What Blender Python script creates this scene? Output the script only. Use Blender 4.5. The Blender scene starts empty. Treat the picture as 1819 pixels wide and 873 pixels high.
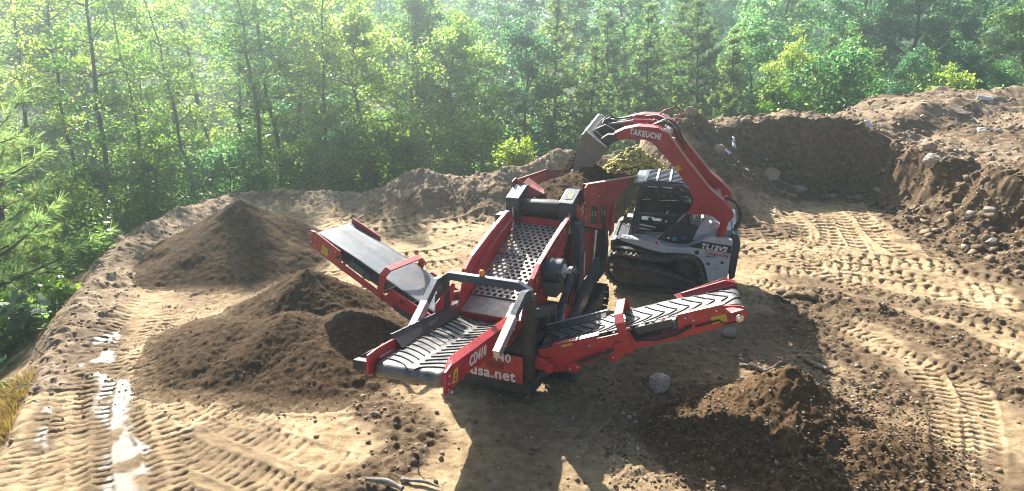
import bpy, bmesh, math, random
import numpy as np
from mathutils import Vector, Matrix, Quaternion

scene = bpy.context.scene
C = scene.collection
R = math.radians

# ------------------------------------------------------------------ camera
cam_d = bpy.data.cameras.new('camera')
cam = bpy.data.objects.new('camera', cam_d)
C.objects.link(cam)
cam.location = (0, 0, 5.72)
cam.rotation_euler = (R(90 - 18), 0, 0)
cam_d.sensor_width = 36.0
cam_d.lens = 36.0 * 1215 / 1819
cam_d.clip_start = 0.1
cam_d.clip_end = 3000
scene.camera = cam

# ------------------------------------------------------------------ sky and sun
SUN_EL, SUN_AZ = 35.0, -21.5          # azimuth from +Y, negative = towards -X
world = bpy.data.worlds.new('World')
scene.world = world
world.use_nodes = True
wn = world.node_tree
sky = wn.nodes.new('ShaderNodeTexSky')
sky.sky_type = 'NISHITA'
sky.sun_disc = False
sky.sun_elevation = R(SUN_EL)
sky.sun_rotation = R(SUN_AZ)
sky.air_density = 1.0
sky.dust_density = 1.2
wn.links.new(sky.outputs[0], wn.nodes['Background'].inputs[0])
wn.nodes['Background'].inputs[1].default_value = 0.05
sun_d = bpy.data.lights.new('sun', 'SUN')
sun_d.energy = 5.0
sun_d.angle = R(0.55)
sun_d.color = (1.0, 0.95, 0.86)
sun = bpy.data.objects.new('sun', sun_d)
C.objects.link(sun)
sdir = Vector((math.sin(R(SUN_AZ)) * math.cos(R(SUN_EL)), math.cos(R(SUN_AZ)) * math.cos(R(SUN_EL)), math.sin(R(SUN_EL))))
sun.rotation_euler = (-sdir).to_track_quat('-Z', 'Y').to_euler()
sun.location = (-20, 60, 45)
scene.view_settings.view_transform = 'Standard'
scene.view_settings.look = 'None'
scene.view_settings.exposure = 2.0
scene.view_settings.gamma = 1.0
scene.view_settings.use_curve_mapping = False
scene.cycles.use_denoising = True
scene.cycles.pixel_filter_type = 'BLACKMAN_HARRIS'
scene.cycles.filter_width = 1.05
scene.cycles.max_bounces = 6
scene.cycles.transparent_max_bounces = 6
scene.cycles.volume_bounces = 0
scene.cycles.use_adaptive_sampling = True
scene.cycles.adaptive_threshold = 0.02
scene.cycles.caustics_reflective = False
scene.cycles.caustics_refractive = False

# ------------------------------------------------------------------ materials
def new_mat(name):
    m = bpy.data.materials.new(name)
    m.use_nodes = True
    nt = m.node_tree
    return m, nt, nt.nodes['Principled BSDF']

def noise(nt, scale, detail=4, rough=.6, coord='Object'):
    tc = nt.nodes.new('ShaderNodeTexCoord')
    n = nt.nodes.new('ShaderNodeTexNoise')
    n.inputs['Scale'].default_value = scale
    n.inputs['Detail'].default_value = detail
    n.inputs['Roughness'].default_value = rough
    nt.links.new(tc.outputs[coord], n.inputs['Vector'])
    return n

def ramp(nt, src, stops):
    r = nt.nodes.new('ShaderNodeValToRGB')
    e = r.color_ramp.elements
    while len(e) < len(stops):
        e.new(.5)
    for el, (p, c) in zip(e, stops):
        el.position = p
        el.color = (*c, 1) if len(c) == 3 else c
    nt.links.new(src, r.inputs[0])
    return r

def mixc(nt, fac, a, b, mode='MIX'):
    m = nt.nodes.new('ShaderNodeMix')
    m.data_type = 'RGBA'
    m.blend_type = mode
    if isinstance(fac, float):
        m.inputs[0].default_value = fac
    else:
        nt.links.new(fac, m.inputs[0])
    for i, v in ((6, a), (7, b)):
        if isinstance(v, tuple):
            m.inputs[i].default_value = (*v, 1)
        else:
            nt.links.new(v, m.inputs[i])
    return m.outputs[2]

def bump(nt, b, src, strength=.4, dist=.01):
    n = nt.nodes.new('ShaderNodeBump')
    n.inputs['Strength'].default_value = strength
    n.inputs['Distance'].default_value = dist
    nt.links.new(src, n.inputs['Height'])
    nt.links.new(n.outputs[0], b.inputs['Normal'])

DUST = (.30, .235, .165)
def paint(name, col, rough=.35, metal=0., dust=.25, scale=6., spec=.5, coat=0.):
    """painted or plain metal with an uneven film of soil dust"""
    m, nt, b = new_mat(name)
    n1 = noise(nt, scale, 6, .7)
    n2 = noise(nt, scale * 7, 3, .6)
    mul = nt.nodes.new('ShaderNodeMath'); mul.operation = 'MULTIPLY'
    nt.links.new(n1.outputs[0], mul.inputs[0]); nt.links.new(n2.outputs[0], mul.inputs[1])
    f = ramp(nt, mul.outputs[0], [(.16, (0, 0, 0)), (.48, (dust,) * 3)])
    # dust settles on ledges and upward faces
    ge = nt.nodes.new('ShaderNodeNewGeometry'); sx = nt.nodes.new('ShaderNodeSeparateXYZ')
    nt.links.new(ge.outputs['Normal'], sx.inputs[0])
    up = nt.nodes.new('ShaderNodeMapRange'); up.inputs[1].default_value = .25; up.inputs[2].default_value = 1.; up.inputs[4].default_value = min(1., dust * 1.5)
    nt.links.new(sx.outputs[2], up.inputs[0])
    n3 = noise(nt, scale * 2.3, 7, .75)
    lv = ramp(nt, n3.outputs[0], [(.40, (.12,) * 3), (.62, (1, 1, 1))])
    um = nt.nodes.new('ShaderNodeMath'); um.operation = 'MULTIPLY'
    nt.links.new(up.outputs[0], um.inputs[0]); nt.links.new(lv.outputs[0], um.inputs[1])
    ad = nt.nodes.new('ShaderNodeMath'); ad.operation = 'MAXIMUM'
    nt.links.new(um.outputs[0], ad.inputs[0]); nt.links.new(f.outputs[0], ad.inputs[1])
    # worn spots: tone drifts a little from place to place
    tone = ramp(nt, n1.outputs[0], [(.32, tuple(x * .72 for x in col)), (.6, col)])
    c = mixc(nt, ad.outputs[0], tone.outputs[0], DUST)
    nt.links.new(c, b.inputs['Base Color'])
    rr = ramp(nt, mul.outputs[0], [(.15, (rough,) * 3), (.5, (min(1, rough + .35),) * 3)])
    nt.links.new(rr.outputs[0], b.inputs['Roughness'])
    b.inputs['Metallic'].default_value = metal
    b.inputs['Specular IOR Level'].default_value = spec
    b.inputs['Coat Weight'].default_value = coat
    b.inputs['Coat Roughness'].default_value = .2
    bump(nt, b, n1.outputs[0], .06, .01)
    return m

M = {}
M['red'] = paint('red_paint', (.46, .006, .020), .34, dust=.24, coat=.25)
M['dusty_red'] = paint('dusty_red_paint', (.36, .009, .020), .42, dust=.50, scale=3.5)
M['arm_red'] = paint('loader_red_paint', (.40, .008, .024), .38, dust=.24, coat=.2)
M['blue'] = paint('blue_grey_paint', (.030, .047, .075), .32, dust=.16, coat=.35)
M['dark'] = paint('dark_steel', (.020, .022, .026), .5, dust=.25)
M['black'] = paint('black_rubber', (.013, .013, .014), .5, dust=.22)
M['track_rubber'] = paint('dusty_track_rubber', (.030, .030, .032), .7, dust=.6, scale=5)
M['grey'] = paint('light_grey_paint', (.52, .54, .56), .38, dust=.22, coat=.2)
M['navy'] = paint('navy_cab_paint', (.018, .026, .045), .35, dust=.2, coat=.2)
M['steel'] = paint('bare_steel', (.55, .55, .55), .3, metal=1., dust=.15)
M['zinc'] = paint('galvanised_steel', (.62, .64, .66), .32, metal=.8, dust=.12)
M['plate'] = paint('worn_screen_plate', (.50, .46, .42), .48, metal=.35, dust=.7, scale=3)
M['bucket'] = paint('worn_bucket_steel', (.20, .185, .175), .45, metal=.55, dust=.7, scale=2.5)
M['pad'] = paint('tan_wear_pad', (.46, .36, .25), .7, dust=.4)
M['white'] = paint('white_lettering', (.78, .78, .76), .5, dust=.12)
M['red_text'] = paint('red_lettering', (.45, .02, .03), .5, dust=.1)
M['black_text'] = paint('black_lettering', (.012, .012, .014), .5, dust=.15)
M['yellow'] = paint('yellow_sticker', (.62, .42, .03), .5, dust=.25)
M['yellow_print'] = paint('black_print', (.03, .03, .02), .6, dust=.1)
M['hose'] = paint('hydraulic_hose', (.012, .012, .013), .35, dust=.1)

def m_belt(name, col, streak=False):
    m, nt, b = new_mat(name)
    n1 = noise(nt, 5, 5, .65)
    tc = nt.nodes.new('ShaderNodeTexCoord')
    mp = nt.nodes.new('ShaderNodeMapping')
    mp.inputs['Scale'].default_value = (.4, 34, 1) if streak else (3, 3, 3)
    nt.links.new(tc.outputs['UV' if streak else 'Object'], mp.inputs[0])
    n2 = nt.nodes.new('ShaderNodeTexNoise'); n2.inputs['Scale'].default_value = 1.5 if streak else 3
    n2.inputs['Detail'].default_value = 4
    nt.links.new(mp.outputs[0], n2.inputs['Vector'])
    f = ramp(nt, n2.outputs[0], [(.35, (0, 0, 0)), (.65, (.75,) * 3)])
    c = mixc(nt, f.outputs[0], col, tuple(min(1, x * 2.6 + .02) for x in col))
    c = mixc(nt, ramp(nt, n1.outputs[0], [(.45, (0, 0, 0)), (.75, (.5, .5, .5))]).outputs[0], c, DUST)
    nt.links.new(c, b.inputs['Base Color'])
    rr = ramp(nt, n2.outputs[0], [(.3, (.30,) * 3), (.7, (.5,) * 3)])
    nt.links.new(rr.outputs[0], b.inputs['Roughness'])
    bump(nt, b, n1.outputs[0], .15, .01)
    return m
M['belt'] = m_belt('conveyor_belt_rubber', (.055, .055, .058))
M['belt_worn'] = m_belt('worn_belt_rubber', (.055, .064, .078), True)
M['cleat'] = paint('belt_cleat_rubber', (.016, .016, .017), .6, dust=.15)

def m_glass():
    m, nt, b = new_mat('cab_glass')
    b.inputs['Base Color'].default_value = (.20, .23, .24, 1)
    b.inputs['Roughness'].default_value = .03
    b.inputs['Transmission Weight'].default_value = .93
    b.inputs['IOR'].default_value = 1.1
    return m
M['glass'] = m_glass()
def m_emit_lens(name, col, trans=.5):
    m, nt, b = new_mat(name)
    b.inputs['Base Color'].default_value = (*col, 1)
    b.inputs['Roughness'].default_value = .12
    b.inputs['Transmission Weight'].default_value = trans
    b.inputs['Subsurface Weight'].default_value = .4
    return m
M['amber'] = m_emit_lens('amber_lens', (.95, .30, .02), .25)
M['lens_green'] = m_emit_lens('green_tinted_lens', (.05, .35, .28), .1)
M['lens_blue'] = m_emit_lens('blue_tinted_lens', (.04, .14, .26), .1)

# ------------------------------------------------------------------ object helpers
def tag(o, label=None, cat=None, group=None, kind=None):
    if label: o['label'] = label
    if cat: o['category'] = cat
    if group: o['group'] = group
    if kind: o['kind'] = kind
    return o

def thing(name, label, cat, loc=(0, 0, 0), rot=None, group=None):
    o = bpy.data.objects.new(name, None)
    o.empty_display_size = .2
    C.objects.link(o)
    if rot is None:
        o.location = loc
    else:
        o.matrix_world = Matrix.Translation(loc) @ rot.to_4x4()
    return tag(o, label, cat, group)

class MB:
    """collects shapes and links them as ONE mesh object"""
    def __init__(self):
        self.v, self.f, self.uv = [], [], {}
    def add(self, vs, fs):
        k = len(self.v)
        self.v += [tuple(p) for p in vs]
        self.f += [tuple(i + k for i in q) for q in fs]
        return self
    def box(self, c, s, m=None):
        h = [x / 2 for x in s]
        vs = [Vector((sx * h[0], sy * h[1], sz * h[2])) for sx in (-1, 1) for sy in (-1, 1) for sz in (-1, 1)]
        if m is not None: vs = [m @ p for p in vs]
        vs = [p + Vector(c) for p in vs]
        return self.add(vs, [(0, 1, 3, 2), (4, 6, 7, 5), (0, 4, 5, 1), (2, 3, 7, 6), (0, 2, 6, 4), (1, 5, 7, 3)])
    def beam(self, a, b, w, h, up=(0, 0, 1)):
        a, b = Vector(a), Vector(b)
        d = (b - a).normalized()
        s = d.cross(Vector(up))
        if s.length < 1e-4: s = d.cross(Vector((1, 0, 0)))
        s.normalize(); u = s.cross(d)
        vs = [p + s * (i * w / 2) + u * (j * h / 2) for p in (a, b) for i, j in ((-1, -1), (1, -1), (1, 1), (-1, 1))]
        return self.add(vs, [(3, 2, 1, 0), (4, 5, 6, 7)] + [(i, (i + 1) % 4, (i + 1) % 4 + 4, i + 4) for i in range(4)])
    def path(self, pts, w, h, up=(0, 0, 1)):
        """mitred rectangular tube"""
        pts = [Vector(p) for p in pts]; n = len(pts); rings = []
        for i, p in enumerate(pts):
            d0 = (pts[i] - pts[i - 1]).normalized() if i else None
            d1 = (pts[i + 1] - pts[i]).normalized() if i < n - 1 else None
            d = ((d0 or d1) + (d1 or d0)).normalized()
            k = 1.0 if d0 is None or d1 is None else 1 / max(.4, d.dot(d1))
            s = d.cross(Vector(up))
            if s.length < 1e-4: s = d.cross(Vector((1, 0, 0)))
            s.normalize(); u = s.cross(d)
            rings.append([p + s * (i2 * w / 2) + u * (j * h / 2 * k) for i2, j in ((-1, -1), (1, -1), (1, 1), (-1, 1))])
        vs = [q for r in rings for q in r]
        fs = [(3, 2, 1, 0), tuple(4 * (n - 1) + j for j in range(4))]
        for i in range(n - 1):
            for j in range(4):
                fs.append((4 * i + j, 4 * i + (j + 1) % 4, 4 * i + 4 + (j + 1) % 4, 4 * i + 4 + j))
        return self.add(vs, fs)
    def tube(self, pts, r, n=8, r_end=None):
        pts = [Vector(p) for p in pts]; k = len(pts); rings = []
        ref = Vector((.13, .31, .94))
        for i, p in enumerate(pts):
            d = (pts[min(i + 1, k - 1)] - pts[max(i - 1, 0)]).normalized()
            s = d.cross(ref)
            if s.length < .1: s = d.cross(Vector((1, 0, 0)))
            s.normalize(); u = s.cross(d)
            rr = r[i] if isinstance(r, (list, tuple)) else (r if r_end is None else r + (r_end - r) * i / (k - 1))
            rings.append([p + (s * math.cos(2 * math.pi * j / n) + u * math.sin(2 * math.pi * j / n)) * rr for j in range(n)])
        vs = [q for g in rings for q in g]
        fs = [tuple(range(n))[::-1], tuple(n * (k - 1) + j for j in range(n))]
        for i in range(k - 1):
            for j in range(n):
                fs.append((n * i + j, n * i + (j + 1) % n, n * i + n + (j + 1) % n, n * i + n + j))
        return self.add(vs, fs)
    def cyl(self, a, b, r, n=20):
        return self.tube([a, b], r, n)
    def prism(self, poly, axis, a, b):
        """polygon in the plane across `axis`, extruded from a to b; poly uses the two other axes in order"""
        n = len(poly)
        def P(q, t):
            v = list(q); v.insert(axis, t); return v
        vs = [P(q, a) for q in poly] + [P(q, b) for q in poly]
        return self.add(vs, [tuple(range(n))[::-1], tuple(range(n, 2 * n))] +
                        [(i, (i + 1) % n, (i + 1) % n + n, i + n) for i in range(n)])
    def slab(self, quad, t):
        """a plate given by its corner loop, thickened by t against its normal"""
        q = [Vector(p) for p in quad]
        nrm = (q[1] - q[0]).cross(q[2] - q[0]).normalized()
        n = len(q)
        return self.add(q + [p - nrm * t for p in q], [tuple(range(n)), tuple(range(n, 2 * n))[::-1]] +
                        [(i, i + n, (i + 1) % n + n, (i + 1) % n) for i in range(n)])
    def ball(self, c, r, n=8, sq=(1, 1, 1)):
        vs, fs = [], []
        for i in range(n + 1):
            t = math.pi * i / n
            for j in range(2 * n):
                p = math.pi * j / n
                vs.append((c[0] + r * sq[0] * math.sin(t) * math.cos(p), c[1] + r * sq[1] * math.sin(t) * math.sin(p), c[2] + r * sq[2] * math.cos(t)))
        for i in range(n):
            for j in range(2 * n):
                fs.append((2 * n * i + j, 2 * n * (i + 1) + j, 2 * n * (i + 1) + (j + 1) % (2 * n), 2 * n * i + (j + 1) % (2 * n)))
        return self.add(vs, fs)
    def bolts(self, pts, axis, r=.014, h=.012):
        d = Vector([1 if i == axis else 0 for i in range(3)])
        for p in pts:
            p = Vector(p)
            self.tube([p - d * h, p + d * h], r, 6)
        return self
    def pieces(self):
        root = list(range(len(self.v)))
        def find(i):
            while root[i] != i:
                root[i] = root[root[i]]; i = root[i]
            return i
        for f in self.f:
            for i in f[1:]: root[find(i)] = find(f[0])
        groups = {}
        for f in self.f: groups.setdefault(find(f[0]), []).append(f)
        out = []
        for fs in groups.values():
            ids = sorted({i for f in fs for i in f}); mp = {i: k for k, i in enumerate(ids)}
            m = MB(); m.v = [self.v[i] for i in ids]; m.f = [tuple(mp[i] for i in f) for f in fs]
            out.append(m)
        return out
    def build_each(self, name, mat, parent=None, bevel=.004, smooth=False):
        return [m.build(name, mat, parent, bevel, smooth) for m in self.pieces()]
    def build(self, name, mat, parent=None, bevel=.004, smooth=False, extra=None):
        me = bpy.data.meshes.new(name)
        n0 = len(self.f)
        if extra is not None: self.add(extra[0].v, extra[0].f)
        me.from_pydata(self.v, [], self.f)
        if extra is not None:
            me.polygons.foreach_set('material_index', [0] * n0 + [1] * (len(self.f) - n0))
        bm = bmesh.new(); bm.from_mesh(me)
        bmesh.ops.recalc_face_normals(bm, faces=bm.faces)
        bm.to_mesh(me); bm.free()
        me.materials.append(mat)
        if extra is not None: me.materials.append(extra[1])
        o = bpy.data.objects.new(name, me)
        C.objects.link(o)
        if parent is not None: o.parent = parent
        if smooth:
            me.polygons.foreach_set('use_smooth', [True] * len(me.polygons))
        if bevel:
            bv = o.modifiers.new('bevel', 'BEVEL')
            bv.width = bevel; bv.segments = 2; bv.limit_method = 'ANGLE'; bv.angle_limit = R(40)
            bv.use_clamp_overlap = True
        return o

def text(name, s, size, mat, parent, M4, extrude=.003, offset=.0, squeeze=1., shear=0., space=1.06):
    cu = bpy.data.curves.new(name, 'FONT')
    cu.body = s; cu.size = size; cu.extrude = extrude; cu.offset = offset; cu.shear = shear; cu.space_character = space
    cu.align_x = 'CENTER'; cu.align_y = 'CENTER'; cu.resolution_u = 3
    tmp = bpy.data.objects.new(name + '_curve', cu)
    C.objects.link(tmp)
    dg = bpy.context.evaluated_depsgraph_get()
    me = bpy.data.meshes.new_from_object(tmp.evaluated_get(dg))
    bpy.data.objects.remove(tmp)
    bpy.data.curves.remove(cu)
    me.name = name
    me.transform(M4 @ Matrix.Diagonal((squeeze, 1, 1, 1)))
    me.materials.clear(); me.materials.append(mat)
    o = bpy.data.objects.new(name, me)
    C.objects.link(o); o.parent = parent
    return o

def frame(origin, xaxis, zaxis):
    """matrix whose x runs along the writing and whose z leaves the surface"""
    x = Vector(xaxis).normalized(); z = Vector(zaxis); z = (z - x * z.dot(x)).normalized(); y = z.cross(x)
    m = Matrix((x, y, z)).transposed().to_4x4(); m.translation = Vector(origin)
    return m

# ------------------------------------------------------------------ numeric noise
def _h(ix, iy, s):
    n = (ix.astype(np.int64) * 374761393 + iy.astype(np.int64) * 668265263 + s * 1442695041) & 0x7fffffff
    n = ((n ^ (n >> 13)) * 1274126177) & 0x7fffffff
    n = ((n ^ (n >> 15)) * 2246822519) & 0x7fffffff
    return ((n ^ (n >> 14)) & 0xffff) / 65535.0

def vnoise(x, y, s=0):
    ix, iy = np.floor(x), np.floor(y)
    fx, fy = x - ix, y - iy
    fx = fx * fx * (3 - 2 * fx); fy = fy * fy * (3 - 2 * fy)
    a = _h(ix, iy, s); b = _h(ix + 1, iy, s); c = _h(ix, iy + 1, s); d = _h(ix + 1, iy + 1, s)
    return (a + (b - a) * fx) * (1 - fy) + (c + (d - c) * fx) * fy

def fbm(x, y, sc, o=4, s=0, g=.5):
    t, a, n = 0., 1., 0.
    for i in range(o):
        t = t + a * (vnoise(x * sc + 17.3 * i, y * sc - 9.1 * i, s + i) * 2 - 1)
        n += a; a *= g; sc *= 2.03
    return t / n

def clods(x, y, cell, s=0, keep=1.):
    """rounded lumps, one per jittered cell; 0..1"""
    X, Y = x / cell, y / cell
    ix, iy = np.floor(X), np.floor(Y)
    best = np.zeros_like(X)
    for dx in (-1, 0, 1):
        for dy in (-1, 0, 1):
            cx, cy = ix + dx, iy + dy
            px, py = cx + _h(cx, cy, s), cy + _h(cx, cy, s + 7)
            r = .22 + .42 * _h(cx, cy, s + 13) ** 2
            on = (_h(cx, cy, s + 29) < keep)
            d2 = ((X - px) ** 2 + (Y - py) ** 2) / (r * r)
            best = np.maximum(best, np.where(on, np.sqrt(np.clip(1 - d2, 0, 1)) * r, 0))
    return best / .64

def sstep(a, b, x):
    t = np.clip((x - a) / (b - a), 0, 1)
    return t * t * (3 - 2 * t)

def polyline_dist(x, y, pts, closed=False):
    """distance, arc length, signed side, interpolation parameter (index)"""
    P = np.array(pts, float)[:, :2]
    if closed: P = np.vstack([P, P[:1]])
    D = np.full(x.shape, 1e9); S = np.zeros_like(D); SD = np.zeros_like(D); T = np.zeros_like(D); acc = 0.
    for i in range(len(P) - 1):
        a, b = P[i], P[i + 1]; e = b - a; L = np.hypot(*e)
        t = np.clip(((x - a[0]) * e[0] + (y - a[1]) * e[1]) / (L * L), 0, 1)
        qx, qy = x - a[0] - t * e[0], y - a[1] - t * e[1]
        d = np.hypot(qx, qy)
        m = d < D
        D = np.where(m, d, D); S = np.where(m, acc + t * L, S); T = np.where(m, i + t, T)
        SD = np.where(m, np.sign(e[0] * qy - e[1] * qx) * d, SD)
        acc += L
    return D, S, SD, T

def inside(x, y, poly):
    r = np.zeros(x.shape, bool); n = len(poly)
    for i in range(n):
        x0, y0 = poly[i][:2]; x1, y1 = poly[(i + 1) % n][:2]
        if y0 == y1: continue
        r ^= ((y0 > y) != (y1 > y)) & (x < (x1 - x0) * (y - y0) / (y1 - y0) + x0)
    return r

def smooth_line(pts, k=6):
    """Catmull-Rom through the points"""
    P = [np.array(p, float) for p in pts]; out = []
    for i in range(len(P) - 1):
        p0, p1, p2, p3 = P[max(i - 1, 0)], P[i], P[i + 1], P[min(i + 2, len(P) - 1)]
        for j in range(k):
            t = j / k
            out.append(.5 * (2 * p1 + (p2 - p0) * t + (2 * p0 - 5 * p1 + 4 * p2 - p3) * t * t + (3 * p1 - p0 - 3 * p2 + p3) * t ** 3))
    out.append(P[-1])
    return [tuple(p) for p in out]

def grid_mesh(name, xs, ys, Z, cols=None, mat=None, smooth=True):
    nx, ny = len(xs), len(ys)
    XX, YY = np.meshgrid(xs, ys)
    co = np.empty((nx * ny, 3), np.float32)
    co[:, 0] = XX.ravel(); co[:, 1] = YY.ravel(); co[:, 2] = Z.ravel()
    i = np.arange(nx * ny).reshape(ny, nx)
    q = np.stack([i[:-1, :-1], i[:-1, 1:], i[1:, 1:], i[1:, :-1]], -1).reshape(-1, 4)
    return raw_mesh(name, co, q, cols, mat, smooth)

def raw_mesh(name, co, q, cols=None, mat=None, smooth=True):
    """mesh from numpy arrays: co (n,3), q (m,k) with one k"""
    k = q.shape[1]; nf = len(q)
    me = bpy.data.meshes.new(name)
    me.vertices.add(len(co)); me.vertices.foreach_set('co', co.astype(np.float32).ravel())
    me.loops.add(nf * k); me.loops.foreach_set('vertex_index', q.astype(np.int32).ravel())
    me.polygons.add(nf)
    me.polygons.foreach_set('loop_start', np.arange(0, nf * k, k, dtype=np.int32))
    me.polygons.foreach_set('loop_total', np.full(nf, k, np.int32))
    if smooth: me.polygons.foreach_set('use_smooth', np.ones(nf, bool))
    if cols is not None:
        a = me.color_attributes.new('soil', 'FLOAT_COLOR', 'POINT')
        a.data.foreach_set('color', cols.astype(np.float32).ravel())
    me.update(calc_edges=True)
    if mat: me.materials.append(mat)
    return me

def link(name, me, parent=None):
    o = bpy.data.objects.new(name, me)
    C.objects.link(o)
    if parent is not None: o.parent = parent
    return o
# ================================================================== ground: pad, berm, cut bank, forest floor in one sheet
PAD = [(-6.0, -8), (-6.5, 5.5), (-7.0, 8.2), (-7.7, 9.6), (-8.45, 11.4), (-9.1, 13), (-10.1, 15.7), (-10.5, 18), (-10.5, 20), (-9.9, 22.4),
       (-8.5, 23.4), (-6, 23.2), (-3, 23.2), (-.5, 23.4), (1.7, 24.2), (4, 25.4), (6.5, 26.4), (9, 27), (13, 28.5), (18, 32.5), (24, 33.5), (36, 32), (42, -8)]
BERM = [(-6.4, 5, .03), (-6.9, 7.9, .06), (-7.9, 10.6, .12), (-8.8, 13, .22), (-9.8, 16, .33), (-10.1, 18.5, .38), (-9.9, 20.2, .36), (-9.2, 22.2, .32), (-8.2, 22.8, .3),
        (-6.5, 22.3, .34), (-5.0, 22.1, .36), (-3.8, 22.1, .8), (-2.75, 22.0, 1.18), (-1.7, 22.2, 1.05), (-.54, 22.1, 1.2), (.6, 22.7, 1.15), (1.65, 22.8, 1.55),
        (3.0, 23.4, 1.5), (4.5, 23.6, 1.6), (5.7, 23.5, 2.75), (6.4, 23.9, 2.45), (7.6, 24.6, 2.0)]
FOOT = [(4.9, 22.9, .9, 2.0), (6.2, 22.6, .95, 2.35), (7.6, 23.0, .9, 2.25), (9.6, 23.6, .85, 2.5), (11.3, 23.4, .8, 2.45), (12.0, 22.5, 1.0, 1.9), (12.3, 19.9, 1.6, 1.72),
        (12.2, 17.9, 1.9, 1.72), (12.7, 16.1, 2.1, 1.85), (13.4, 13, 2.2, 2.05), (14.0, 9, 2.3, 2.1), (14.6, 4, 2.3, 2.1), (15, -6, 2.3, 2.1)]
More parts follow.
